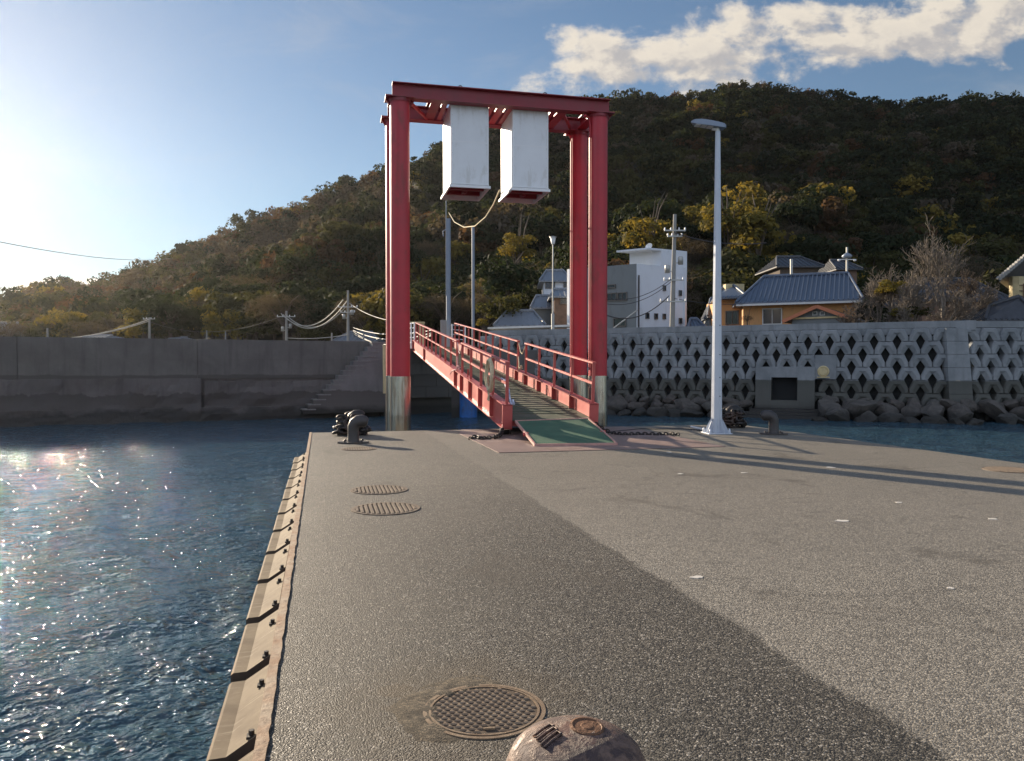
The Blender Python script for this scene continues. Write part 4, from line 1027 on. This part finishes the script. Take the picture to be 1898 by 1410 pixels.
# grey and white block
bl=thing('apartment_block','flat roofed block with dark grey front and white side wall with small square windows','building')
C0=W(1180,500,52);Rr=W(1273,500,54.2);Ll=W(1051,500,55.0); Bk=Rr+(Ll-C0)
zr=W(1180,488.5,52).z
mb=MB(); quadwall(mb,Ll,C0,ZG,zr,.3); mb.build('front_wall',M['gplaster'],bl)
mb=MB(); quadwall(mb,C0,Rr,ZG,zr-.002,.3); quadwall(mb,Rr,Bk,ZG,zr-.004,.3); quadwall(mb,Bk,Ll,ZG,zr-.006,.3); mb.build('side_wall',M['wplaster'],bl)
mb=MB(); mb.prism([(p.x,p.y) for p in (C0.lerp(Bk,.03),Rr.lerp(Ll,.03),Bk.lerp(C0,.03),Ll.lerp(Rr,.03))],zr-.5,zr-.3); mb.build('roof_slab',M['gplaster'],bl)
T0=WP(1226,490,C0,Rr); T0=Vector((T0.x,T0.y,0)); bkd=(Ll-C0).normalized(); zt2=W(1273,465.5,54.2).z
T1=Vector((Rr.x,Rr.y,0)); mb=MB(); fp_=[T0+Vector((0,-.01,0)),T1+Vector((.01,-.01,0)),T1+bkd*2.4,T0+bkd*2.4]
mb.prism([(p.x,p.y) for p in fp_],zr-.5,zt2); mb.build('stair_tower',M['wplaster'],bl)
zc=zt2; sl0=T0-(T1-T0).normalized()*1.15
mb=MB(); mb.prism([(p.x,p.y) for p in (sl0,T0,T0+bkd*2.4,sl0+bkd*2.4)],zc-.13,zc-.003); mb.build('canopy_slab',M['wplaster'],bl)
dp=W(1204,458,53); mb=MB(); mb.lathe(dp,[(0,0),(.12,.02),(.22,.08),(.26,.12)],16,axis=Vector((-.6,-.7,.4)).to_track_quat('Z','Y').to_matrix()); mb.tube([dp,dp+Vector((.15,.1,-.35))],.03,6); mb.build('dish',M['whitesteel'],bl)
for x0,y0,x1,y1 in ((1228.5,529,1233,538.5),(1258,538,1262.5,548),(1196.5,580,1202,590),(1212.5,581,1218,591),(1228,581.5,1233,591),(1258,589.5,1263,599)): window(bl,C0,Rr,x0,y0,x1,y1,0)
for x0,y0,x1,y1,mu in ((1122,528.5,1141,534,0),(1125,544,1143,557.5,1),(1146,543,1162,557,1),(1138,590,1160,605,0)): window(bl,Ll,C0,x0,y0,x1,y1,mu)
mb=MB(); a=WP(1184,510,C0,Rr); mb.tube([Vector((a.x,a.y-.08,a.z)),Vector((a.x,a.y-.08,ZG))],.05,6); mb.build('drainpipe',M['rubdark'],bl)
# ochre house with blue tiled roof
hs=thing('ochre_house','single storey ochre house under a large blue grey tiled hip roof','house')
H0=W(1378,600,50.5); H1=W(1585,600,47.5); back=Vector((1.6,7.0,0)); zw=W(1480,560,49).z
mb=MB(); quadwall(mb,H0,H1,ZG,zw,.2); quadwall(mb,H0+back,H0,ZG,zw-.002,.2); quadwall(mb,H1,H1+back,ZG,zw-.004,.2); quadwall(mb,H1+back,H0+back,ZG,zw-.006,.2); mb.build('wall',M['orange'],hs)
mb=MB(); e0=W(1364,561,49.8); e1=W(1600,553.5,46.8); zb_=(e0.z+e1.z)/2; e0.z=e1.z=zb_; bk=Vector((1.8,8.6,0)); RL=W(1416,513,53.5); RR=W(1572,508,51.5); RL.z=RR.z=(RL.z+RR.z)/2
hiproof(mb,(e0,e1,e1+bk,e0+bk),(RL,RR),.27); mb.build('roof',M['tile'],hs)
mb=MB(); mb.bar(e0+Vector((0,-.05,-.16)),e1+Vector((0,-.05,-.16)),.12,.12); mb.build('gutter',M['lframe'],hs)
mb=MB(); c_=W(1545,590,47.6); mb.box((c_.x,c_.y-.2,c_.z),(.8,.3,.6),bev=.02); mb.build('air_conditioner',M['canopy'],hs)
window(hs,H0,H1,1414,572.5,1449,601,1,'lframe'); 
mb=MB(); mb.tube([W(1467,508,51),W(1467,480,51)],.09,8); mb.build('flue',M['galv'],hs)
# wing
hw=thing('house_wing','small ochre wing with dark tiled lean-to roof left of the ochre house','house')
w0=W(1330,600,53.5); w1=W(1380,600,52.5); zwt=W(1350,552,53).z
mb=MB(); quadwall(mb,w0,w1,ZG,zwt,.2); quadwall(mb,w0+Vector((.5,5,0)),w0,ZG,zwt-.003,.2); mb.build('wall',M['orange'],hw)
mb=MB(); a=W(1322,553,52.6); b_=W(1384,548,51.6); a.z=b_.z=(a.z+b_.z)/2; hiproof(mb,(a,b_,b_+Vector((1,5,0)),a+Vector((1,5,0))),(a+Vector((1.4,2.6,.95)),b_+Vector((-.1,2.6,.95))),.25); mb.build('roof',M['tile'],hw)
mb=MB(); c=W(1360,536,54.5); mb.box(c,(1.3,.6,.7)); mb.build('balcony_panel',M['yellow'],hw)
window(hw,w0,w1,1346,577,1369,601,1)
# low roof between block and lamp pole
lr=thing('low_house','low house with blue grey tiled roof between the white block and the ochre wing','house')
mb=MB(); a=W(1273,604,50.5); b_=W(1326,602,50.5); a.z=b_.z=3.6; hiproof(mb,(a,b_,b_+Vector((.5,5,0)),a+Vector((.5,5,0))),(a+Vector((.8,2.5,1.25)),b_+Vector((-.6,2.5,1.25))),.22); mb.build('roof',M['tile'],lr)
mb=MB(); mb.prism([(a.x+.2,a.y+.3),(b_.x-.2,b_.y+.3),(b_.x+.3,b_.y+4.6),(a.x+.6,a.y+4.6)],ZG,3.58); mb.build('wall',M['gplaster'],lr)
lr2=thing('low_house','upper tiled roof with ridge, wedged behind the low house by the white block','house')
mb=MB(); a=W(1312,588,56); b_=W(1342,585,56); a.z=b_.z=W(1325,586,56).z; hiproof(mb,(a,b_,b_+Vector((.5,4,0)),a+Vector((.5,4,0))),(a+Vector((.7,2,1.4)),b_+Vector((-.3,2,1.4))),.22); mb.build('roof',M['tile'],lr2)
mb=MB(); mb.prism([(a.x+.2,a.y+.3),(b_.x-.2,b_.y+.3),(b_.x+.3,b_.y+3.6),(a.x+.6,a.y+3.6)],ZG,a.z-.11); mb.build('wall',M['gplaster'],lr2)
# gabled shed
sh=thing('gabled_shed','old grey boarded shed with orange trimmed gable just behind the wall','shed')
c0=W(1468,598,45.5); c1=W(1566,597,43.8); ap=W(1517,569,44.6); zE=W(1517,587,44.6).z; d=(c1-c0); d.z=0; d.normalize(); bk=Vector((-d.y,d.x,0))*4
mb=MB()
vs=[Vector((c0.x,c0.y,ZG)),Vector((c1.x,c1.y,ZG)),Vector((c1.x,c1.y,zE)),ap,Vector((c0.x,c0.y,zE))]; mb.add(vs+[q+bk for q in vs],[(0,1,2,3,4),(9,8,7,6,5),(0,5,6,1),(1,6,7,2),(4,9,5,0)]); mb.build('wall',M['gplaster'],sh)
mb=MB(); ov=bk.normalized()*.35; eL=Vector((c0.x,c0.y,zE))-d*.45+Vector((0,0,-.18)); eR=Vector((c1.x,c1.y,zE))+d*.5+Vector((0,0,-.18)); a_=ap+Vector((0,0,.06))
for q in (eL,eR): mb.add([q-ov,a_-ov,a_+bk+ov,q+bk+ov]+[p-Vector((0,0,.09)) for p in (q-ov,a_-ov,a_+bk+ov,q+bk+ov)],[(0,1,2,3),(7,6,5,4),(0,4,5,1),(1,5,6,2),(2,6,7,3),(3,7,4,0)])
mb.build('roof',M['dtile'],sh)
mb=MB()
for q in (eL,eR): mb.bar(q-ov*1.08-Vector((0,0,.04)),a_-ov*1.08-Vector((0,0,.04)),.05,.20)
mb.build('barge_board',M['barge'],sh)
window(sh,c0,c1,1507,578,1515,584,0,'lframe'); window(sh,c0,c1,1521,578,1529,584,0,'lframe')
mb=MB(); mb.bar(Vector((c0.x,c0.y-.1,zE-.05)),Vector((c1.x,c1.y-.1,zE-.05)),.08,.10); mb.build('tie_board',M['yellow'],sh)
# houses half hidden up behind
def farhouse(label,x0,x1,ye,yr,Y,tile='dtile',wall='wood',gable=True,ywall=None,dpt=6,wins=()):
    r_=thing('hillside_house',label,'house')
    a=W(x0,ye,Y); b_=W(x1,ye,Y); a.z=b_.z; zr_=W((x0+x1)/2,yr,Y+dpt/2).z; L=b_.x-a.x
    mb=MB(); hiproof(mb,(a,b_,b_+Vector((0,dpt,0)),a+Vector((0,dpt,0))),(Vector((a.x+L*.25,Y+dpt/2,zr_)),Vector((b_.x-L*.22,Y+dpt/2,zr_))),.4,rw=.07); mb.build('roof',M[tile],r_)
    mb=MB(); mb.prism([(a.x+.4,a.y+.4),(b_.x-.4,a.y+.4),(b_.x-.4,a.y+dpt-.4),(a.x+.4,a.y+dpt-.4)],ZG-1,a.z-.101); mb.build('wall',M[wall],r_)
    for q in wins: window(r_,(a.x+.4,a.y+.4),(b_.x-.4,a.y+.4),*q)
    return r_
farhouse('dark wooden house with sagging tiled roof above the ochre house',1440,1528,493,477,66,'dtile','bark')
farhouse('small dark roofed house half hidden by bare branches above the ochre house',1550,1600,498,483,72,'dtile')
farhouse('grey roofed house behind the big bare tree',1705,1880,556,518,58,'dtile','wood')
farhouse('white two storey house with grey roof left of the right portal columns',1000,1062,520,502,66,'gtile','wplaster',wins=((1011,521.5,1028,534,1),(1045,521.5,1056,532,1)))
farhouse('brown walled house with grey roof below the white two storey house',1018,1070,549,537,60,'gtile','wood',wins=((1039,551,1054,563,1),))
farhouse('pale roofed low house beside the shaded hillside left of the lantern',983,1035,570,549,62,'gtile','gplaster')
farhouse('grey tiled low house behind the canopy near the gangway',915,1012,603,577,56,'gtile','gplaster',dpt=7)
# long white canopy
ca=thing('canopy','long low canopy roof with white fascia behind the wall right of the gangway','canopy')
a=W(908,609,51); b_=W(1075,604,50); mb=MB(); mb.bar(a,b_,1.6,.12); mb.build('roof',M['canopy'],ca)
mb=MB()
for q in (.05,.35,.65,.95): p=a.lerp(b_,q); mb.tube([(p.x,p.y,ZG),(p.x,p.y,p.z-.06)],.05,6)
mb.build('posts',M['galv'],ca)
mb=MB(); p0=a.lerp(b_,.03); p1=a.lerp(b_,.98); quadwall(mb,p0+Vector((0,.5,0)),p1+Vector((0,.5,0)),ZG,a.z-.3,.1); mb.build('wall',M['gplaster'],ca)
# house at right edge
rh=thing('tiled_gable_house','house corner at the right edge with pale tiled verge and sunlit lattice wall','house')
p0=W(1925,455,42); p1=W(1852,517,42); mb=MB(); bk=Vector((3.5,4.5,0))
mb.add([p0,p1,p1+bk,p0+bk]+[q-Vector((0,0,.15)) for q in (p0,p1,p1+bk,p0+bk)],[(0,1,2,3),(7,6,5,4),(0,4,5,1),(1,5,6,2),(2,6,7,3),(3,7,4,0)]); mb.build('roof',M['dtile'],rh)
mb=MB()
for k in range(16): q=p0.lerp(p1,k/15)-Vector((0,0,0)); mb.tube([q+Vector((0,-.12,.03)),q+Vector((0,.12,.07))],.10,8)
mb.build('verge_tile',M['conc'],rh)
mb=MB(); q0=W(1876,590,42.6); q1=W(1960,590,42.6); quadwall(mb,q0,q1,ZG,W(1876,512,42.6).z,.3); quadwall(mb,q0+bk,q0,ZG,W(1876,512,42.6).z-.01,.3); mb.build('wall',M['yellow'],rh)
mb=MB()
for k in range(5): x=q0.x+.25+.35*k; mb.box((x,q0.y-.04,5.5),(.04,.04,1.4))
for k in range(5): mb.box((q0.x+.95,q0.y-.085,4.9+.3*k),(1.6,.04,.04))
mb.build('lattice',M['wood'],rh)
rh2=thing('low_house','dark low roof with pale ridge tiles at the foot of the right edge house','house')
mb=MB(); a=W(1826,594,41); b_=W(1930,592,40.5); a.z=b_.z; hiproof(mb,(a,b_,b_+Vector((0,4,0)),a+Vector((0,4,0))),(a+Vector((1.2,1.6,.85)),b_+Vector((-.1,1.6,1.3))),.25); mb.build('roof',M['dtile'],rh2)
mb=MB(); mb.prism([(a.x+.2,a.y+.2),(b_.x-.2,a.y+.2),(b_.x-.2,a.y+3.6),(a.x+.2,a.y+3.6)],ZG,a.z-.11); mb.build('wall',M['gplaster'],rh2)
# hillside retaining terrace
ta=W(1125,432,150); tb=W(1215,415,150); mb=MB(); mb.bar(ta,tb,3,1.2); tag(mb.build('terrace_wall',M['gplaster']),'grey retaining wall line on the hillside above the white block','wall')
# roofs peeping over the left wall
for x0,x1,ye,yr,Y,lab in ((153,197,625,622,88,'pale roof peeping over the old wall far left'),(312,336,628,626,90,'small pale roof just showing above the middle of the old wall'),(618,700,631,616,76,'low house with pale roof beside the left utility pole'),(-40,30,612,598,115,'pale roof in trees at the far left edge')):
    farhouse(lab,x0,x1,ye,yr,Y,'gtile','gplaster',dpt=5)
# ------------------------------------------------------------------ poles and wires
def sag(p0,p1,s_,n=18): return [p0.lerp(p1,k/n)-Vector((0,0,4*s_*(k/n)*(1-k/n))) for k in range(n+1)]
def wire(pts,rad,label,mat='wire',group='overhead wires'):
    mb=MB(); mb.tube(pts,rad,5); return tag(mb.build('overhead_wire',M[mat]),label,'wire',group)
def upole(px,pyt,Y,label,lean=0,arms=((.3,1.5),(1.0,1.2)),rad=.16,trans=True,zb=ZG):
    t_=W(px,pyt,Y); r_=thing('utility_pole',label,'utility pole',(t_.x-lean,t_.y,zb),group='concrete utility poles'); H=t_.z-zb
    mb=MB(); mb.tube([(0,0,0),(lean,0,H)],[rad,rad*.6],10); mb.build('pole',M['conc'],r_)
    for dz,w_ in arms:
        z=H-dz; x=lean*z/H; mb=MB(); mb.box((x,-.14,z),(w_,.08,.08)); ar=mb.build('crossarm',M['galv'],r_)
        for k in (-1,-.4,.4,1): mb=MB(); mb.lathe((x+k*w_/2*.94,-.14,z+.04),[(.05,0),(.06,.05),(.03,.08),(.055,.11),(0,.16)],8); mb.build('insulator',M['whitesteel'],ar)
    if trans:
        for s__,dz in((-.38,H*.42),(.42,H*.36)):
            z=H-dz; mb=MB(); mb.lathe((s__+lean*.5,-.1,z),[(0,0),(.16,0),(.16,.42),(.12,.48),(0,.49)],14); mb.box((s__*.5+lean*.5,-.06,z+.1),(abs(s__)*.9,.06,.06)); mb.build('transformer',M['galv'],r_)
    return r_,H
pA,HA=upole(1251,397,47,'tall concrete utility pole with transformers in front of the white wall',lean=.18,arms=((1.0,1.3),(1.35,.9),(4.0,1.2),(5.3,1.6)),rad=.17)
pB,HB=upole(645,538,74,'concrete utility pole with sagging wires standing behind the old wall',arms=((1.6,1.9),(2.1,1.4)),rad=.16)
pC,HC=upole(531,576,80,'smaller pole at the left end of the three sagging wires',arms=((.6,1.9),(5.0,1.6)),rad=.18)
pD,HD=upole(277,588,92,'thin far pole at the end of the long wires on the left',arms=((.2,1.4),),rad=.18,trans=False)
pE,HE=upole(88,608,96,'thinnest far pole near the left edge above the wall',arms=(),rad=.18,trans=False)
pF,_=upole(383,612,85,'short pole stub above the middle of the old wall',arms=(),rad=.12,trans=False)
pG,_=upole(418,614,85,'short pole stub right of the other one above the old wall',arms=(),rad=.12,trans=False)
pH,_=upole(615,617,72,'short grey post just left of the left utility pole',arms=(),rad=.12,trans=False)
pI,_=upole(674,617,72,'short grey post just right of the left utility pole',arms=(),rad=.12,trans=False)
wl=[((521,581),(636,555.5),4.6,'uppermost of the three sagging wires between the left poles'),((525,583),(643,558),4.9,'middle one of the three sagging wires between the left poles'),((529,582),(642,567),4.2,'lowest of the three sagging wires between the left poles')]
for (a,b_,s_,lab) in wl: wire(sag(W(*a,80),W(*b_,74),s_*.40),.05,lab)
wire(sag(W(276,592,92),W(-120,600,88),2.1),.06,'thick pale wire running left from the far thin pole')
wire(sag(W(276,595,92),W(-120,604,88),1.9),.04,'lower pale wire running left from the far thin pole')
wire(sag(W(648,562,74),W(760,596,60),.5),.035,'wire running right from the left utility pole behind the portal')
for k,(y0,y1) in enumerate(((607,612),(612,617),(618,622),(614,620))): wire(sag(W(655,y0,78),W(800,y1,58),.5+.2*k),.05+.015*(k==1),('top','second','third','bottom')[k]+' of the bundled wires low behind the portal columns')
wire(sag(W(531,626,80),W(645,620,74),.2),.04,'low wire between the two left poles above the wall')
wire(sag(W(280,597,92),W(525,585,80),1.4),.025,'faint thin wire across the hillside between the left poles','blackwire')
wire(sag(W(-60,436,60),W(320,478,150),1.0),.035,'dark wire crossing the sky at the left edge','blackwire')
for k,(a,b_,s_) in enumerate((((1250,431),(1420,450),.3),((1244,517),(1120,552),.5),((1244,522),(1110,560),.6),((1240,548),(1120,582),.7),((1250,553),(1480,545),.5))):
    wire(sag(W(*a,46.8),W(*b_,44 if k<4 else 52),s_),.02+.012*(k in(0,3)),('thick dark wire running right from the white wall pole over the trees','upper thin wire crossing the white side wall','second thin wire crossing the white side wall','thick lowest wire crossing the grey front','wire from the white wall pole over the ochre house')[k],'blackwire')
mb=MB(); mb.tube([W(1135,610,47),W(1178,577,47),W(1181,575,47)],.05,6); tag(mb.build('guy_stay',M['galv']),'slanting stay pole leaning in front of the grey building','stay')
# two grey poles behind the gangway
for px,py,Y,rd,lab in ((831,372,43.5,.13,'thicker grey steel pole rising behind the gangway'),(877,421,44.5,.085,'thinner grey steel pole right of the thick one behind the gangway')):
    t_=W(px,py,Y); r_=thing('steel_pole',lab,'pole',(t_.x,t_.y,2.6)); mb=MB(); mb.tube([(0,0,0),(0,0,t_.z-2.6-(1.0 if rd>.1 else 0))],rd,12); mb.build('shaft',M['greysteel'],r_)
    if rd>.1: mb=MB(); mb.tube([(-.12,-.05,3.0),(-.12,-.05,t_.z-2.6)],.03,6); mb.tube([(-.12,-.05,t_.z-4.2),(-.3,-.05,t_.z-4.3),(-.28,-.05,t_.z-4.6)],.03,6); mb.build('conduit',M['greysteel'],r_)
bq=cb.matrix_basis@Vector((-.06,.9,.0)); 
pc0=W(832,394,43.4); wire([pc0,W(842,411,41),W(860,421,37.5),W(880,419,33),W(900,402,28.5),W(915,378,25),W(926,352,23)],.024,'pale rope drooping from the grey pole up to the right counterweight box','rope')
mb=MB(); c=W(822,611,42.8); mb.box((c.x,c.y,2.6+.75),(.32,.28,1.7),bev=.02); tag(mb.build('concrete_post',M['conc']),'square grey concrete gatepost at the head of the gangway','post')
mb=MB(); c=W(781,604,47); mb.box((c.x,c.y,3.3),(.34,.3,1.9),bev=.02); mb.box((c.x-.25,c.y,4.3),(.9,.4,.1)); tag(mb.build('brick_post',M['yellow']),'yellowish post with a flat top at the head of the gangway','post')
# white guard rails
def grail(label,pts,zt,n=4,posts=True):
    r_=thing('white_railing',label,'railing',group='white pipe railings at the gangway head'); pts=[Vector((p.x,p.y,0)) for p in pts]
    mb=MB()
    for k in range(n): mb.tube([p+Vector((0,0,zt-.26*k)) for p in pts],.03,6)
    mb.build('rails',M['whitesteel'],r_)
    for p in pts: mb=MB(); mb.tube([p+Vector((0,0,2.5)),p+Vector((0,0,zt+.04))],.045,8); mb.build('post',M['whitesteel'],r_)
grail('curved white pipe railing left of the gangway head',[W(754,600,43),W(762,600,42.5),W(768,600,42.2)],4.0,5)
grail('white pipe railing right of the gangway head',[W(831,600,44),W(838,600,43),W(862,600,44.5)],3.95,4)
# lantern
t_=W(1025,436,46.5); ln=thing('lantern_lamp','slim lamp post topped by a tapered white lantern behind the block wall','street lamp',(t_.x,t_.y,2.5))
H=t_.z-2.5; mb=MB(); mb.tube([(0,0,0),(0,0,H-.5)],[.06,.035],8); mb.tube([(0,-.02,0),(0,-.02,2.3)],.10,8); mb.build('post',M['galv'],ln)
mb=MB(); mb.lathe((0,0,H-.52),[(.10,0),(.17,.38),(.12,.40),(0,.40)],8); mb.build('lantern',M['canopy'],ln)
mb=MB(); mb.lathe((0,0,H-.12),[(.22,0),(.22,.03),(.02,.09),(0,.09)],8); mb.build('cap',M['galv'],ln)
t_=W(1570,458,54); ln=thing('round_lamp','grey lamp post with a round hood and small side lamps above the ochre roof','street lamp',(t_.x,t_.y,ZG)); H=t_.z-ZG
mb=MB(); mb.tube([(0,0,0),(0,0,H)],.07,8); mb.build('post',M['galv'],ln)
mb=MB(); mb.lathe((0,0,H-.75),[(0,-.05),(.25,0),(.36,.12),(.25,.25),(.08,.36),(0,.5)],14); mb.build('hood',M['greysteel'],ln)
for s__ in(-1,1): mb=MB(); mb.box((s__*.3,0,H-.85),(.5,.05,.05)); mb.lathe((s__*.55,0,H-.98),[(0,0),(.10,.03),(.10,.14),(0,.16)],8); mb.build('side_lamp',M['whitesteel'],ln)
# ------------------------------------------------------------------ bare and yellow trees at right
def bare_tree(loc,H,seed,label,mat,spread=.55,lean=(0,0),depth=7,name='bare_tree',base=.16):
    rr=random.Random(seed); tr=MB(); tw=MB()
    def grow(p,d,L,r0,lv):
        n=3; pts=[p]; dd=d.copy()
        for k in range(n):
            dd=(dd+Vector((rr.gauss(0,.13),rr.gauss(0,.13),rr.gauss(0,.08)+.05))).normalized(); pts.append(pts[-1]+dd*L/n)
        r1=r0*.62; (tr if lv<3 else tw).tube(pts,[max(.010,r0+(r1-r0)*k/n) for k in range(n+1)],6 if lv<3 else 3,cap=False)
        if lv>=depth: return
        nb=rr.choice((2,3,3)) if lv<3 else rr.choice((2,3,3,3))
        for k in range(nb):
            ax=dd.orthogonal().normalized(); ax.rotate(Matrix.Rotation(rr.uniform(0,2*PI),3,dd)); nd=dd.copy(); nd.rotate(Matrix.Rotation(rr.gauss(spread,.15),3,ax))
            nd=(nd+Vector((0,0,.16))).normalized(); st_=pts[-1] if k==0 or lv<1 else pts[rr.choice((1,2,3))]
            grow(st_,nd,L*rr.uniform(.62,.86),r1*rr.uniform(.65,.95),lv+1)
    r_=thing(name,label,'tree',loc)
    grow(Vector((0,0,0)),Vector((lean[0],lean[1],1)).normalized(),H*.27,base,0)
    tr.build('trunk',mat,r_,fixn=False); tw.build('crown',mat,r_,fixn=False); return r_
def gr(px,Y): p=W(px,600,Y); return (p.x,p.y,ZG)
bare_tree(gr(1735,43),7.6,3,'tallest bare tree with pale branches rising high at right',M['palebark'],.45,(.1,0))
bare_tree(gr(1690,42),4.9,8,'bare tree with dense twigs left of the tallest bare tree',M['palebark'],.6)
bare_tree(gr(1640,44),5.0,5,'spreading bare tree beside the ochre house roof',M['palebark'],.62,(-.15,0))
bare_tree(gr(1600,41.2),3.1,6,'low brown twiggy bush tree right of the shed',M['bark'],.75,(-.3,0))
bare_tree(gr(1808,43),5.0,9,'slender bare tree nearest the right edge house',M['palebark'],.5,(.1,0))
bare_tree(gr(1770,41.5),3.6,12,'short bare tree under the tallest bare tree',M['palebark'],.65)
bare_tree(gr(1850,44),3.6,14,'small twiggy tree in front of the right edge house',M['bark'],.7)
def near_tree(px,py,Y,rad,k,label,name='broadleaf_tree',sq=.9,idx=0):
    c=W(px,py,Y); put_tree(name,label,None,(c.x,c.y,ZG),rad,c.z-ZG,k,idx,rz=px*.1,sq=sq)
bare_tree(gr(1665,45),5.6,31,'bare tree behind the small yellow leaved tree',M['palebark'],.6)
bare_tree(gr(1780,46),5.6,33,'bare tree behind the tallest bare tree trunk',M['bark'],.6)
bare_tree(gr(1700,41.4),3.4,35,'low bare tree leaning at the wall top below the bare trees',M['palebark'],.7,(-.2,0))
near_tree(1652,535,42.6,.9,'gold','small yellow leaved tree among the bare trees',sq=.8); near_tree(1668,583,41.5,.7,'gold','yellow green bush at the wall top below the bare trees','shrub',.7,1)
near_tree(1700,578,42.2,.8,'olive','olive bush between the bare trunks','shrub',.6,2)
near_tree(1386,592,48.5,.45,'grey','small brown bush against the ochre house wall','shrub',.7,1)
near_tree(928,575,60,2.2,'olive','pale green shrub tree left of the grey tiled low house',idx=1); near_tree(942,525,72,3.6,'dark','rounded dark evergreen tree above the grey tiled low house',idx=2)
near_tree(962,460,98,3.0,'gold','bright golden treetop between the grey poles and the lantern',idx=0)
near_tree(895,600,49.5,.5,'gold','small yellowing bush behind the right gangway railing','shrub',.9,1)
near_tree(1350,420,100,4.2,'gold','golden crowned tree right behind the lamp pole',idx=1); near_tree(1405,440,96,4.5,'gold','broad golden tree above the ochre house',idx=2); near_tree(1205,440,98,4.2,'gold','golden broadleaf tree above the stair tower of the white block',idx=0)
# ------------------------------------------------------------------ air
mb=MB(); mb.box((0,190,75),(1900,800,158)); 
hz=mb.build('haze',None) if False else None
m=bpy.data.materials.new('haze_air'); m.use_nodes=True; t=NT(m.node_tree); t.n.clear(); o_=t.new('ShaderNodeOutputMaterial')
pv=t.new('ShaderNodeVolumePrincipled'); pv.inputs['Color'].default_value=(.93,.94,.97,1); pv.inputs['Density'].default_value=.00006; pv.inputs['Anisotropy'].default_value=.74
t.l.new(pv.outputs[0],o_.inputs['Volume'])
HAZE=mb.build('haze',m); tag(HAZE,kind='stuff')
HAZE['label']='thin bright sea haze filling the air'
